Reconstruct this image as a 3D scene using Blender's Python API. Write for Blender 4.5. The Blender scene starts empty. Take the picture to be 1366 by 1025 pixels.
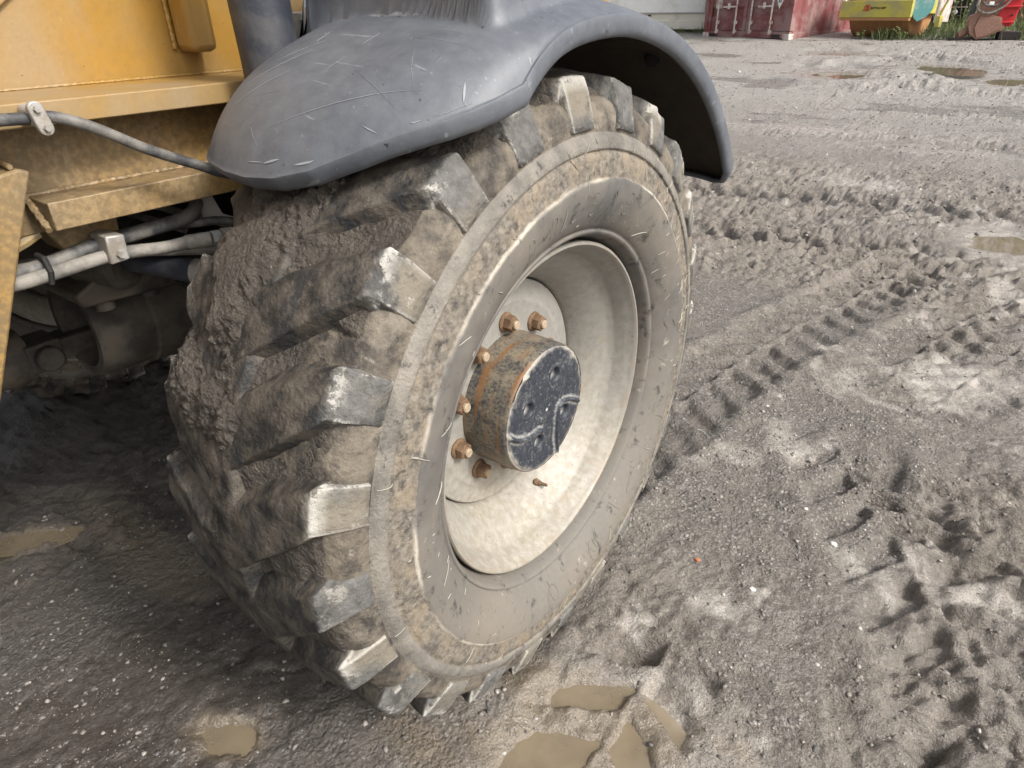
import bpy, bmesh, math, random
import numpy as np
from mathutils import Vector, Matrix, Euler
R = math.radians
random.seed(7); rng = np.random.default_rng(7)
SC = bpy.context.scene
COL = SC.collection

# ------------------------------------------------------------------ camera
cd = bpy.data.cameras.new('camera'); cam = bpy.data.objects.new('camera', cd); COL.objects.link(cam)
cd.sensor_width = 36.0; cd.lens = 36.0 * 890.35 / 1366.0; cd.clip_start = 0.02; cd.clip_end = 600
pit, yaw, rol = R(29.466), R(37.272), R(-1.069)
fw = Vector((-math.sin(yaw)*math.cos(pit), math.cos(yaw)*math.cos(pit), -math.sin(pit)))
rt = Vector((math.cos(yaw), math.sin(yaw), 0)); up = rt.cross(fw)
r2 = rt*math.cos(rol) + up*math.sin(rol); u2 = -rt*math.sin(rol) + up*math.cos(rol)
cam.matrix_world = Matrix(((r2.x, u2.x, -fw.x, 0.62395), (r2.y, u2.y, -fw.y, -0.96533), (r2.z, u2.z, -fw.z, 1.33623), (0, 0, 0, 1)))
SC.camera = cam

# ------------------------------------------------------------------ sky, sun, exposure
SUN_EL, SUN_AZ = R(43), R(90)      # azimuth clockwise from +Y
w = bpy.data.worlds.new('World'); SC.world = w; w.use_nodes = True
nt = w.node_tree; nt.nodes.clear()
sky = nt.nodes.new('ShaderNodeTexSky'); sky.sky_type = 'NISHITA'; sky.sun_disc = False
sky.sun_elevation = SUN_EL; sky.sun_rotation = SUN_AZ; sky.air_density = 1.0; sky.dust_density = 6.0; sky.ozone_density = 1.0
hs = nt.nodes.new('ShaderNodeHueSaturation'); hs.inputs['Saturation'].default_value = 0.35
bg = nt.nodes.new('ShaderNodeBackground'); bg.inputs['Strength'].default_value = 0.11
wo = nt.nodes.new('ShaderNodeOutputWorld')
nt.links.new(sky.outputs[0], hs.inputs['Color']); nt.links.new(hs.outputs[0], bg.inputs[0]); nt.links.new(bg.outputs[0], wo.inputs[0])
ld = bpy.data.lights.new('sun', 'SUN'); ld.energy = 1.5; ld.angle = R(10); ld.color = (1.0, 0.98, 0.95)
sun = bpy.data.objects.new('sun', ld); COL.objects.link(sun)
sd = Vector((math.sin(SUN_AZ)*math.cos(SUN_EL), math.cos(SUN_AZ)*math.cos(SUN_EL), math.sin(SUN_EL)))
sun.rotation_euler = (-sd).to_track_quat('-Z', 'Y').to_euler()
SC.view_settings.view_transform = 'Standard'; SC.view_settings.look = 'None'
SC.view_settings.exposure = 1.14; SC.view_settings.gamma = 1.0
SC.cycles.use_denoising = True
SC.cycles.max_bounces = 6; SC.cycles.diffuse_bounces = 4; SC.cycles.glossy_bounces = 3

# ------------------------------------------------------------------ noise
def _h(ix, iy, s):
    n = (ix.astype(np.int64)*374761393 + iy.astype(np.int64)*668265263 + s*1274126177) & 0x7fffffff
    n = ((n ^ (n >> 13))*1274126177) & 0x7fffffff
    n = ((n ^ (n >> 16))*668265263) & 0x7fffffff
    return ((n ^ (n >> 15)) & 0xffffff)/float(0xffffff)
def vn(x, y, s=0):
    x = np.asarray(x, float); y = np.asarray(y, float)
    ix = np.floor(x); iy = np.floor(y); fx = x-ix; fy = y-iy
    fx = fx*fx*fx*(fx*(fx*6-15)+10); fy = fy*fy*fy*(fy*(fy*6-15)+10)
    a = _h(ix, iy, s); b = _h(ix+1, iy, s); c = _h(ix, iy+1, s); d = _h(ix+1, iy+1, s)
    return (a+(b-a)*fx)*(1-fy)+(c+(d-c)*fx)*fy*1.0
def fbm(x, y, s=0, o=4, g=.5):
    t = 0; a = 1; n = 0; x = np.asarray(x, float); y = np.asarray(y, float)
    for k in range(o):
        t = t+a*(vn(x, y, s+k*17)-.5); n += a; a *= g
        x, y = 2.03*(x*.8-y*.6)+3.1, 2.03*(x*.6+y*.8)+1.7
    return t/n*2
def ridg(x, y, s=0, o=4):
    t = 0; a = 1; n = 0; x = np.asarray(x, float); y = np.asarray(y, float)
    for k in range(o):
        t = t+a*(1-np.abs(2*vn(x, y, s+k*13)-1)); n += a; a *= .5
        x, y = 2.1*(x*.8-y*.6)+5.1, 2.1*(x*.6+y*.8)+2.7
    return t/n
def wor(x, y, s=0):
    x = np.asarray(x, float); y = np.asarray(y, float); ix = np.floor(x); iy = np.floor(y); d = np.full(x.shape, 9.)
    for i in (-1, 0, 1):
        for j in (-1, 0, 1):
            cx = ix+i; cy = iy+j
            d = np.minimum(d, (cx+_h(cx, cy, s)-x)**2+(cy+_h(cx, cy, s+5)-y)**2)
    return np.sqrt(d)
def sst(a, b, x):
    t = np.clip((np.asarray(x, float)-a)/(b-a), 0, 1); return t*t*(3-2*t)

# ------------------------------------------------------------------ materials
class MT:
    def __init__(s, name):
        s.m = bpy.data.materials.new(name); s.m.use_nodes = True; s.t = s.m.node_tree
        s.b = s.t.nodes['Principled BSDF']; s.out = s.t.nodes['Material Output']
        g = s.t.nodes.new('ShaderNodeNewGeometry'); s.P = g.outputs['Position']; s.geo = g
    def L(s, a, b): s.t.links.new(a, b)
    def put(s, sock, v):
        if hasattr(v, 'node'): s.L(v, sock)
        elif isinstance(v, (tuple, list)): sock.default_value = (*v, 1) if len(v) == 3 and sock.type == 'RGBA' else v
        else: sock.default_value = v
    def noise(s, scale, detail=4, rough=.55, vec=None, dist=0):
        n = s.t.nodes.new('ShaderNodeTexNoise'); s.L(vec or s.P, n.inputs['Vector'])
        n.inputs['Scale'].default_value = scale; n.inputs['Detail'].default_value = detail
        n.inputs['Roughness'].default_value = rough; n.inputs['Distortion'].default_value = dist
        return n.outputs['Fac']
    def vor(s, scale, vec=None, feat='F1', out='Distance'):
        n = s.t.nodes.new('ShaderNodeTexVoronoi'); n.feature = feat; s.L(vec or s.P, n.inputs['Vector']); n.inputs['Scale'].default_value = scale
        return n.outputs[out]
    def map(s, scale=(1, 1, 1), rot=(0, 0, 0), loc=(0, 0, 0), vec=None):
        n = s.t.nodes.new('ShaderNodeMapping'); s.L(vec or s.P, n.inputs['Vector'])
        n.inputs['Scale'].default_value = scale; n.inputs['Rotation'].default_value = rot; n.inputs['Location'].default_value = loc
        return n.outputs[0]
    def ramp(s, f, st):
        n = s.t.nodes.new('ShaderNodeValToRGB'); s.L(f, n.inputs[0]); e = n.color_ramp.elements
        while len(e) < len(st): e.new(.5)
        for k, (p, c) in enumerate(st):
            e[k].position = p; e[k].color = (c, c, c, 1) if isinstance(c, (int, float)) else (*c, 1)
        return n.outputs[0]
    def mix(s, f, a, b, mode='MIX'):
        n = s.t.nodes.new('ShaderNodeMix'); n.data_type = 'RGBA'; n.blend_type = mode
        s.put(n.inputs[0], f); s.put(n.inputs[6], a); s.put(n.inputs[7], b); return n.outputs[2]
    def mth(s, op, a, b=0.0, c=None):
        n = s.t.nodes.new('ShaderNodeMath'); n.operation = op; s.put(n.inputs[0], a); s.put(n.inputs[1], b)
        if c is not None: s.put(n.inputs[2], c)
        return n.outputs[0]
    def sep(s, vec=None):
        n = s.t.nodes.new('ShaderNodeSeparateXYZ'); s.L(vec or s.P, n.inputs[0]); return n.outputs
    def attr(s, name):
        n = s.t.nodes.new('ShaderNodeAttribute'); n.attribute_name = name; return n.outputs['Fac']
    def bump(s, h, st=.5, d=.01, nrm=None):
        n = s.t.nodes.new('ShaderNodeBump'); n.inputs['Strength'].default_value = st; n.inputs['Distance'].default_value = d
        s.put(n.inputs['Height'], h)
        if nrm: s.L(nrm, n.inputs['Normal'])
        return n.outputs[0]
    def fin(s, base=None, rough=None, nrm=None, metal=None, spec=None):
        for k, v in (('Base Color', base), ('Roughness', rough), ('Normal', nrm), ('Metallic', metal), ('Specular IOR Level', spec)):
            if v is not None: s.put(s.b.inputs[k], v)
        return s.m
def simple(name, c, rough=.6, metal=0, var=.35, scale=25, dirt=None, dirt_amt=.5, bump=.15, bs=120):
    m = MT(name); n = m.noise(scale, 5, .6)
    c2 = tuple(v*(1-var) for v in c); col = m.mix(n, c2, tuple(min(1, v*(1+var*.5)) for v in c))
    if dirt: col = m.mix(m.ramp(m.noise(scale*.35, 6, .65), [(.44+(dirt_amt-.5)*.35, 0), (.58+(dirt_amt-.5)*.35, 1)]), dirt, col)
    return m.fin(col, m.mth('MULTIPLY_ADD', n, .25, rough-.1), m.bump(m.noise(bs, 4, .6), bump, .004), metal)
MUD = (.165, .132, .100); DUST = (.33, .285, .225)

def m_ground():
    m = MT('mud_ground'); ch, wet, silt, gv = (m.attr(k) for k in ('churn', 'wet', 'silt', 'gravel'))
    n1 = m.noise(1.3, 6, .6); n2 = m.noise(14, 6, .65); n3 = m.noise(120, 4, .6)
    mud = m.mix(m.ramp(n2, [(.36, 0), (.64, 1)]), (.122, .102, .083), (.30, .262, .218))
    mud = m.mix(m.ramp(m.noise(55, 6, .7), [(.35, .6), (.52, 0)]), mud, (.075, .06, .046))
    mud = m.mix(m.ramp(m.noise(38, 6, .7), [(.54, 0), (.68, .6)]), mud, (.40, .365, .32))
    mud = m.mix(m.ramp(n1, [(.35, 0), (.7, .7)]), mud, (.275, .244, .208))
    cell = m.vor(95, out='Color'); cb = m.t.nodes.new('ShaderNodeSeparateColor'); m.L(cell, cb.inputs[0])
    grv = m.ramp(cb.outputs[0], [(0, (.09, .085, .08)), (.4, (.20, .185, .165)), (.75, (.285, .265, .24)), (.93, (.42, .40, .37)), (1, (.55, .53, .49))])
    edge = m.vor(95)
    grv = m.mix(m.ramp(edge, [(.25, 0), (.62, .75)]), grv, (.105, .09, .072))
    gmask = m.mth('MULTIPLY', gv, m.ramp(m.noise(9, 5, .6), [(.33, .15), (.6, 1)]))
    col = m.mix(gmask, mud, grv)
    col = m.mix(m.mth('MULTIPLY', silt, m.ramp(m.noise(22, 5), [(.3, .3), (.6, 1)])), col, (.47, .435, .385))  # pale silt, brightened further to stand in for wet sky sheen
    pale = m.ramp(m.mth('MULTIPLY', m.mth('ADD', m.sep()[1], m.mth('MULTIPLY', n1, 3)), .05), [(.30, 0), (.52, .7)])
    col = m.mix(pale, col, m.mix(m.ramp(cb.outputs[1], [(.2, 0), (.8, 1)]), (.25, .235, .212), (.52, .495, .455)))
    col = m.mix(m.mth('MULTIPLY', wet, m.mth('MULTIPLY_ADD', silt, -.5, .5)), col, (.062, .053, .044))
    dmp_shade = m.attr('damp_shade'); col = m.mix(m.mth('MULTIPLY', dmp_shade, .92), col, m.mix(gmask, (.045, .037, .030), m.mix(.8, grv, (.04, .034, .029))))  # damp mud tint, darkened further as painted shade of the machine
    pd = m.attr('pud'); col = m.mix(m.mth('MULTIPLY', pd, .85), col, m.mix(n2, (.15, .118, .08), (.215, .175, .125)))
    nf = m.noise(330, 4, .7); col = m.mix(m.ramp(nf, [(.36, .6), (.50, 0)]), col, (.05, .042, .034)); col = m.mix(m.mth('MULTIPLY', m.ramp(nf, [(.54, 0), (.68, .45)]), m.mth('MULTIPLY_ADD', m.attr('damp_shade'), -.85, 1.)), col, (.40, .365, .32)); col = m.mix(m.ramp(n3, [(.3, .35), (.6, 0)]), col, (.07, .058, .047))
    r = m.mth('MULTIPLY_ADD', m.mth('MAXIMUM', wet, m.attr('pud')), -.60, .76)
    r = m.mth('ADD', r, m.mth('MULTIPLY', m.mth('SUBTRACT', n2, .5), .35))
    h = m.mth('ADD', m.mth('MULTIPLY_ADD', m.noise(48, 5, .7), 1.5, m.mth('MULTIPLY', m.noise(160, 5, .65), .6)), m.mth('MULTIPLY', m.mth('SUBTRACT', 1., edge), m.mth('MULTIPLY', gmask, .7)))
    bn = m.bump(h, .9, .013); m.put(bn.node.inputs['Strength'], m.mth('MULTIPLY_ADD', wet, -.5, 1.0)); return m.fin(col, r, bn, spec=.5)
def m_pebble():
    m = MT('pebble_stone'); i = m.t.nodes.new('ShaderNodeAttribute'); i.attribute_name = 'tone'
    col = m.ramp(i.outputs['Fac'], [(0, (.055, .055, .058)), (.3, (.13, .12, .11)), (.6, (.22, .20, .175)), (.85, (.34, .32, .29)), (1, (.62, .60, .56))])
    col = m.mix(m.ramp(m.noise(60, 4), [(.4, .0), (.7, .6)]), col, (.17, .14, .11))
    return m.fin(col, .6, m.bump(m.noise(300, 3), .3, .003))
def m_water():
    m = MT('muddy_water'); col = m.mix(m.noise(4, 5, .6), (.18, .142, .092), (.235, .19, .13))
    m.put(m.b.inputs['Alpha'], m.ramp(m.noise(9, 5), [(.35, .6), (.65, .88)])); return m.fin(col, .03, m.bump(m.noise(18, 3), .03, .004), spec=.5)
def radial(m):
    o = m.sep(); zz = m.mth('SUBTRACT', o[2], .62)
    return m.mth('SQRT', m.mth('ADD', m.mth('MULTIPLY', o[1], o[1]), m.mth('MULTIPLY', zz, zz))), o
def m_tyre():
    m = MT('tyre_rubber'); r, o = radial(m)
    n1 = m.noise(18, 6, .65); n2 = m.noise(90, 5, .6); n0 = m.noise(5, 4, .6)
    smooth = m.mix(m.ramp(n1, [(.3, 0), (.75, 1)]), (.076, .073, .069), (.135, .127, .116))
    lowd = m.ramp(m.mth('ADD', o[2], m.mth('MULTIPLY', n0, .5)), [(.62, .8), (.98, 0)])
    smooth = m.mix(lowd, smooth, m.mix(n2, (.13, .119, .102), (.178, .162, .138)))
    smooth = m.mix(m.ramp(n0, [(.42, 0), (.7, .6)]), smooth, (.20, .172, .136))
    rough = m.mix(m.ramp(n2, [(.34, 0), (.66, 1)]), (.078, .070, .060), (.215, .190, .155))
    rough = m.mix(m.ramp(n1, [(.45, 0), (.62, .6)]), rough, (.255, .205, .145))
    rib = m.mix(m.ramp(n1, [(.32, 0), (.68, 1)]), (.11, .102, .09), (.235, .215, .182))
    tread = m.mix(m.ramp(n1, [(.38, 0), (.60, 1)]), (.045, .040, .035), (.165, .140, .108))
    tread = m.mix(m.ramp(m.noise(11, 6, .7), [(.52, 0), (.66, .8)]), tread, (.215, .186, .148))
    c = m.mix(m.mth('GREATER_THAN', m.mth('ADD', r, m.mth('MULTIPLY', m.mth('SUBTRACT', n1, .5), .008)), .4625), smooth, rough)
    c = m.mix(m.mth('GREATER_THAN', r, .5095), c, rib)
    # dust line where the smooth band meets the rough one
    line = m.ramp(m.mth('ABSOLUTE', m.mth('SUBTRACT', m.mth('ADD', r, m.mth('MULTIPLY', m.mth('SUBTRACT', n1, .5), .008)), .4625)), [(0, 1), (.0028, 0)])
    c = m.mix(m.mth('MULTIPLY', line, m.ramp(n0, [(.45, 0), (.6, .8)])), c, (.52, .47, .39))
    c = m.mix(m.mth('GREATER_THAN', r, .537), c, tread)
    c = m.mix(m.ramp(m.noise(33, 5, .7), [(.64, 0), (.74, .6)]), c, (.40, .36, .295))
    c = m.mix(m.ramp(m.noise(30, 6, .72), [(.33, .85), (.43, 0)]), c, (.040, .037, .034))
    vt = m.t.nodes.new('ShaderNodeVectorMath'); vt.operation = 'MULTIPLY_ADD'; nq = m.t.nodes.new('ShaderNodeTexNoise'); nq.inputs['Scale'].default_value = 9; m.L(m.P, nq.inputs['Vector']); m.L(nq.outputs['Color'], vt.inputs[0]); vt.inputs[1].default_value = (.16, .16, .16); m.L(m.P, vt.inputs[2])
    ck = m.mth('MULTIPLY', m.ramp(m.vor(8, vt.outputs[0], 'DISTANCE_TO_EDGE'), [(.004, .85), (.014, 0)]), m.mth('MULTIPLY', m.ramp(r, [(.462, 0), (.50, 1)]), m.ramp(n0, [(.44, 0), (.54, 1)])))
    pass
    bf = m.ramp(r, [(.455, .12), (.47, 1.)])
    h = m.mth('MULTIPLY', m.mth('ADD', m.noise(140, 5, .65), m.mth('MULTIPLY', n2, .8)), bf)
    return m.fin(c, .72, m.bump(h, .7, .005), spec=.3)
def m_lug():
    m = MT('tread_lug_rubber'); r, o = radial(m)
    n1 = m.noise(22, 6, .65); n2 = m.noise(70, 5, .65); n0 = m.noise(7, 4)
    top = m.mix(m.ramp(n1, [(.40, 0), (.60, 1)]), (.026, .025, .024), (.100, .086, .069))
    st = m.noise(30, 5, .6, m.map((1.6, .5, .5)))
    top = m.mix(m.ramp(st, [(.56, 0), (.62, .85)]), top, (.028, .029, .031))
    side = m.mix(m.ramp(n2, [(.3, 0), (.7, 1)]), (.075, .073, .069), (.155, .149, .137))
    side = m.mix(m.ramp(n0, [(.5, 0), (.62, .8)]), side, (.19, .165, .125))
    side = m.mix(m.ramp(m.noise(26, 5, .7), [(.60, 0), (.64, .6)]), side, (.33, .31, .27))
    side = m.mix(m.ramp(m.noise(15, 6, .7), [(.36, .7), (.42, 0)]), side, (.045, .044, .042))
    edgeN = m.mth('ADD', o[0], m.mth('MULTIPLY', m.mth('SUBTRACT', n1, .5), .022))
    c = m.mix(m.ramp(edgeN, [(.008, 0), (.019, 1)]), top, side)
    pm = m.mth('MULTIPLY', m.attr('chalk'), m.ramp(m.mth('ADD', m.mth('MULTIPLY', n0, .6), m.mth('MULTIPLY', m.noise(60, 5, .7), .4)), [(.505, 0), (.535, .85)]))
    c = m.mix(pm, c, (.47, .455, .41))
    wv = m.t.nodes.new('ShaderNodeVectorMath'); wv.operation = 'MULTIPLY_ADD'; nc = m.t.nodes.new('ShaderNodeTexNoise'); nc.inputs['Scale'].default_value = 24; m.L(m.P, nc.inputs['Vector']); m.L(nc.outputs['Color'], wv.inputs[0]); wv.inputs[1].default_value = (.05, .05, .05); m.L(m.P, wv.inputs[2])
    crk = m.vor(16, wv.outputs[0], 'DISTANCE_TO_EDGE')
    crm = m.mth('MULTIPLY', m.ramp(crk, [(.006, .8), (.02, 0)]), m.mth('MULTIPLY', m.ramp(o[0], [(.005, 0), (.02, .45)]), m.ramp(n0, [(.46, 0), (.56, 1)])))
    pass
    h = m.mth('ADD', m.noise(110, 5, .65), m.mth('MULTIPLY', n1, 1.2))
    return m.fin(c, m.mth('MAXIMUM', m.mth('MULTIPLY_ADD', n1, .6, .28), m.ramp(o[0], [(.004, 0), (.02, .82)])), m.bump(h, .7, .006), spec=.35)
def m_mud():
    m = MT('caked_mud'); n1 = m.noise(20, 5, .6); n2 = m.noise(150, 5, .65)
    c = m.mix(m.ramp(n1, [(.32, 0), (.68, 1)]), (.056, .048, .039), (.120, .102, .082))
    c = m.mix(m.ramp(n2, [(.34, .75), (.54, 0)]), c, (.045, .037, .029))
    c = m.mix(m.ramp(m.noise(230, 3), [(.66, 0), (.74, .8)]), c, (.33, .29, .23))
    return m.fin(c, m.mth('MULTIPLY_ADD', n1, .7, .12), m.bump(m.mth('ADD', n2, m.noise(70, 4)), 1., .012), spec=.5)
def m_rim():
    m = MT('rim_paint'); r, o = radial(m)
    n1 = m.noise(7, 6, .65); n2 = m.noise(60, 5, .6)
    base = m.mix(m.ramp(n2, [(.35, 0), (.7, 1)]), (.205, .196, .175), (.255, .245, .219))
    low = m.ramp(o[2], [(.38, 1), (.66, 0)])
    dustm = m.mth('MULTIPLY', low, m.ramp(n1, [(.30, .35), (.70, 1)]))
    c = m.mix(dustm, base, m.mix(m.ramp(n2, [(.4, 0), (.65, 1)]), (.27, .235, .18), (.355, .33, .28)))
    c = m.mix(m.ramp(m.noise(16, 6, .7), [(.57, 0), (.78, .6)]), c, (.29, .215, .14))
    lip = m.mth('GREATER_THAN', r, .334)
    c = m.mix(m.mth('MULTIPLY', lip, m.ramp(m.noise(30, 5), [(.45, 0), (.65, .4)])), c, (.22, .15, .09))
    c = m.mix(m.ramp(m.noise(140, 4), [(.28, .7), (.36, 0)]), c, (.10, .08, .06))
    return m.fin(c, .48, m.bump(n2, .12, .004), spec=.4)
def m_hub(is_face):
    m = MT('hub_worn_paint'); r, o = radial(m)
    n1 = m.noise(26, 6, .65); n2 = m.noise(75, 6, .7)
    side = m.mix(m.ramp(m.mth('ADD', m.mth('MULTIPLY', m.noise(170, 5, .7), .5), m.mth('MULTIPLY', n1, .5)), [(.42, 0), (.58, 1)]), (.04, .043, .047), (.20, .168, .12))
    band = m.ramp(m.mth('ADD', o[0], m.mth('MULTIPLY', m.mth('SUBTRACT', n1, .5), .03)), [(0, 0), (1, 0)])
    rs = m.noise(30, 4, .6, m.map((2.2, .25, .25)))
    side = m.mix(m.ramp(rs, [(.50, 0), (.64, .8)]), side, (.20, .095, .035))
    n3 = m.noise(260, 4, .65)
    face = m.mix(m.ramp(m.mth('ADD', m.mth('MULTIPLY', n3, .55), m.mth('MULTIPLY', n1, .45)), [(.53, 0), (.70, .7)]), (.024, .028, .037), (.22, .22, .21))
    rimw = m.ramp(m.mth('ADD', r, m.mth('MULTIPLY', m.mth('SUBTRACT', n1, .5), .03)), [(.124, 0), (.133, .85)])
    face = m.mix(rimw, face, (.34, .315, .27))
    pt = m.ramp(m.geo.outputs['Pointiness'], [(.505, 0), (.56, .9)])
    face = m.mix(pt, face, (.48, .46, .42))
    c = face if is_face else side
    return m.fin(c, .5, m.bump(n2, .35, .004), spec=.4)
def m_rust(name='rusty_steel', a=(.105, .058, .030), b=(.20, .122, .066)):
    m = MT(name); n = m.noise(55, 6, .7); c = m.mix(m.ramp(n, [(.32, 0), (.68, 1)]), a, b)
    c = m.mix(m.ramp(m.noise(22, 5), [(.55, 0), (.75, .5)]), c, (.28, .215, .145))
    return m.fin(c, .8, m.bump(m.noise(220, 5, .7), .7, .004))
def m_fender():
    m = MT('fender_plastic'); n1 = m.noise(6, 6, .65); n2 = m.noise(45, 6, .7)
    inn = m.geo.outputs['Backfacing']
    c = m.mix(m.ramp(n2, [(.3, 0), (.75, 1)]), (.068, .075, .088), (.108, .116, .130))
    c = m.mix(m.ramp(n1, [(.45, 0), (.75, .55)]), c, (.145, .152, .163))
    c = m.mix(m.ramp(m.noise(120, 3, .5), [(.68, 0), (.74, .35)]), c, (.26, .26, .26))
    c = m.mix(m.ramp(m.noise(85, 3, .5), [(.255, .9), (.29, 0)]), c, (.022, .022, .024))
    sc = m.noise(40, 4, .6, m.map((.12, 2.2, 1.2), (R(20), R(10), R(35))))
    c = m.mix(m.ramp(sc, [(.66, 0), (.70, .28)]), c, (.42, .43, .44))
    rr = m.mth('MULTIPLY_ADD', n1, .25, .36)
    return m.fin(c, rr, m.bump(m.noise(160, 4, .6), .10, .003), spec=.45)
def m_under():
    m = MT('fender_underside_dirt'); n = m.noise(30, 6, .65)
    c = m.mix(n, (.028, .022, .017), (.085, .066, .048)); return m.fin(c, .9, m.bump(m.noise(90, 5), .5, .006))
def m_yellow():
    m = MT('yellow_paint'); o = m.sep(); n1 = m.noise(6, 7, .6, m.map((1, 1, .22))); n2 = m.noise(95, 5, .65); n3 = m.noise(3.2, 5, .6)
    c = m.mix(m.noise(14, 5), (.27, .145, .022), (.335, .187, .035))
    c = m.mix(m.ramp(n3, [(.40, 0), (.66, .75)]), c, (.235, .168, .085))
    c = m.mix(m.ramp(n1, [(.46, 0), (.62, .62)]), c, (.27, .205, .125))
    lowd = m.ramp(o[2], [(0, 1), (1, 1)])
    low = m.mth('LESS_THAN', o[2], 1.203)
    spk = m.mth('MULTIPLY', m.ramp(m.mth('ADD', m.mth('MULTIPLY', n2, .65), m.mth('MULTIPLY', n3, .35)), [(.44, 0), (.58, 1)]), m.mth('MULTIPLY_ADD', low, .55, .12))
    c = m.mix(spk, c, (.12, .085, .045))
    c = m.mix(m.ramp(m.noise(75, 3), [(.24, .8), (.28, 0)]), c, (.07, .04, .02))
    c = m.mix(m.ramp(m.noise(26, 6, .7, m.map((1, 1, .45))), [(.62, 0), (.72, .5)]), c, (.46, .39, .28))
    return m.fin(c, m.mth('MULTIPLY_ADD', n3, .3, .35), m.bump(n2, .2, .004), spec=.4)
MAT = {}
MAT['ground'] = m_ground(); MAT['pebble'] = m_pebble(); MAT['water'] = m_water()
MAT['tyre'] = m_tyre(); MAT['lug'] = m_lug(); MAT['mud'] = m_mud(); MAT['rim'] = m_rim(); MAT['hub'] = m_hub(False); MAT['hubface'] = m_hub(True)
MAT['rust'] = m_rust(); MAT['fender'] = m_fender(); MAT['under'] = m_under(); MAT['yellow'] = m_yellow()
MAT['straw'] = simple('dry_straw', (.36, .335, .28), .8, 0, .3, 60)
MAT['scratch'] = simple('scratched_plastic', (.25, .26, .275), .6, 0, .3, 120)
MAT['stud'] = simple('stud_end_steel', (.40, .31, .21), .6, .2, .4, 80)
MAT['grease'] = simple('greasy_dark_steel', (.045, .038, .032), .62, .0, .5, 30, (.10, .082, .062), .6, .4)
MAT['castiron'] = simple('dusty_cast_iron', (.045, .040, .034), .7, 0, .4, 30, (.085, .072, .057), .5, .5)
MAT['hose'] = simple('black_hose', (.045, .045, .047), .6, 0, .4, 40, (.15, .14, .122), .42, .25)
MAT['hosegrey'] = simple('dusty_grey_hose', (.13, .12, .105), .7, 0, .4, 50, (.235, .215, .185), .5, .3)
MAT['zinc'] = simple('zinc_steel', (.40, .39, .37), .5, .35, .4, 60, (.26, .23, .19), .5, .3)
MAT['cyl'] = simple('blue_black_cylinder', (.030, .034, .046), .5, 0, .4, 35, (.06, .06, .062), .3, .2)
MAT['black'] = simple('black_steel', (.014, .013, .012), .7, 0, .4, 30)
MAT['weld'] = simple('weld_bead_yellow', (.50, .34, .11), .65, 0, .4, 70, (.33, .26, .17), .6, .5)
MAT['rag'] = simple('pale_torn_sheet', (.50, .47, .42), .8, 0, .3, 40)

# ------------------------------------------------------------------ mesh helpers
class MB:
    def __init__(s): s.v = []; s.f = []; s.mi = []
    def add(s, vs, fs, mi=0):
        k = len(s.v); s.v += [tuple(map(float, v)) for v in vs]; s.f += [tuple(i+k for i in f) for f in fs]; s.mi += [mi]*len(fs); return s
    def box(s, lo, hi, mi=0, M=None):
        vs = [Vector((x, y, z)) for z in (lo[2], hi[2]) for y in (lo[1], hi[1]) for x in (lo[0], hi[0])]
        if M: vs = [M @ v for v in vs]
        return s.add(vs, [(0, 2, 3, 1), (4, 5, 7, 6), (0, 1, 5, 4), (2, 6, 7, 3), (0, 4, 6, 2), (1, 3, 7, 5)], mi)
    def bar(s, a, b, wd, ht, upv=(0, 0, 1), mi=0):
        a = Vector(a); b = Vector(b); d = (b-a); L = d.length; d.normalize(); sd = d.cross(Vector(upv)).normalized(); uu = sd.cross(d)
        M = Matrix(((d.x, sd.x, uu.x, a.x), (d.y, sd.y, uu.y, a.y), (d.z, sd.z, uu.z, a.z), (0, 0, 0, 1)))
        return s.box((0, -wd/2, -ht/2), (L, wd/2, ht/2), mi, M)
    def prism(s, poly, axis, a, b, mi=0):
        # polygon in the two other axes, extruded along axis from a to b
        n = len(poly); vs = []
        for t in (a, b):
            for p in poly:
                v = list(p); v.insert(axis, t); vs.append(v)
        return s.add(vs, [tuple(range(n))[::-1], tuple(range(n, 2*n))]+[(i, (i+1) % n, n+(i+1) % n, n+i) for i in range(n)], mi)
    def tube(s, pts, r, n=12, mi=0, cap=True, rf=None):
        pts = [Vector(p) for p in pts]; vs = []; ref = None; m = len(pts)
        for i, p in enumerate(pts):
            t = (pts[min(i+1, m-1)]-pts[max(i-1, 0)]).normalized()
            if ref is None: ref = t.orthogonal().normalized()
            ref = (ref-t*ref.dot(t)).normalized(); bi = t.cross(ref)
            rr = r if rf is None else rf[i]
            for k in range(n):
                a = 2*math.pi*k/n; vs.append(p+(ref*math.cos(a)+bi*math.sin(a))*rr)
        fs = [(i*n+k, i*n+(k+1) % n, (i+1)*n+(k+1) % n, (i+1)*n+k) for i in range(m-1) for k in range(n)]
        if cap: fs += [tuple(range(n))[::-1], tuple(range((m-1)*n, m*n))]
        return s.add(vs, fs, mi)
    def lathe(s, prof, n=96, mi=0, a0=0, a1=2*math.pi, close=True):
        k = len(prof); vs = []
        for i in range(n):
            a = a0+(a1-a0)*i/(n if close else n-1)
            vs += [(x, r*math.cos(a), r*math.sin(a)) for x, r in prof]
        fs = []
        for i in range(n if close else n-1):
            j = (i+1) % n
            fs += [(i*k+q, i*k+q+1, j*k+q+1, j*k+q) for q in range(k-1)]
        return s.add(vs, fs, mi)
def spl(pts, n=8):
    P = [Vector(p) for p in pts]; P = [P[0]*2-P[1]]+P+[P[-1]*2-P[-2]]; out = []
    for i in range(1, len(P)-2):
        for k in range(n):
            t = k/n; a, b, c, d = P[i-1:i+3]
            out.append(.5*((2*b)+(c-a)*t+(2*a-5*b+4*c-d)*t*t+(3*b-a-3*c+d)*t**3))
    out.append(P[-2]); return out
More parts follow.
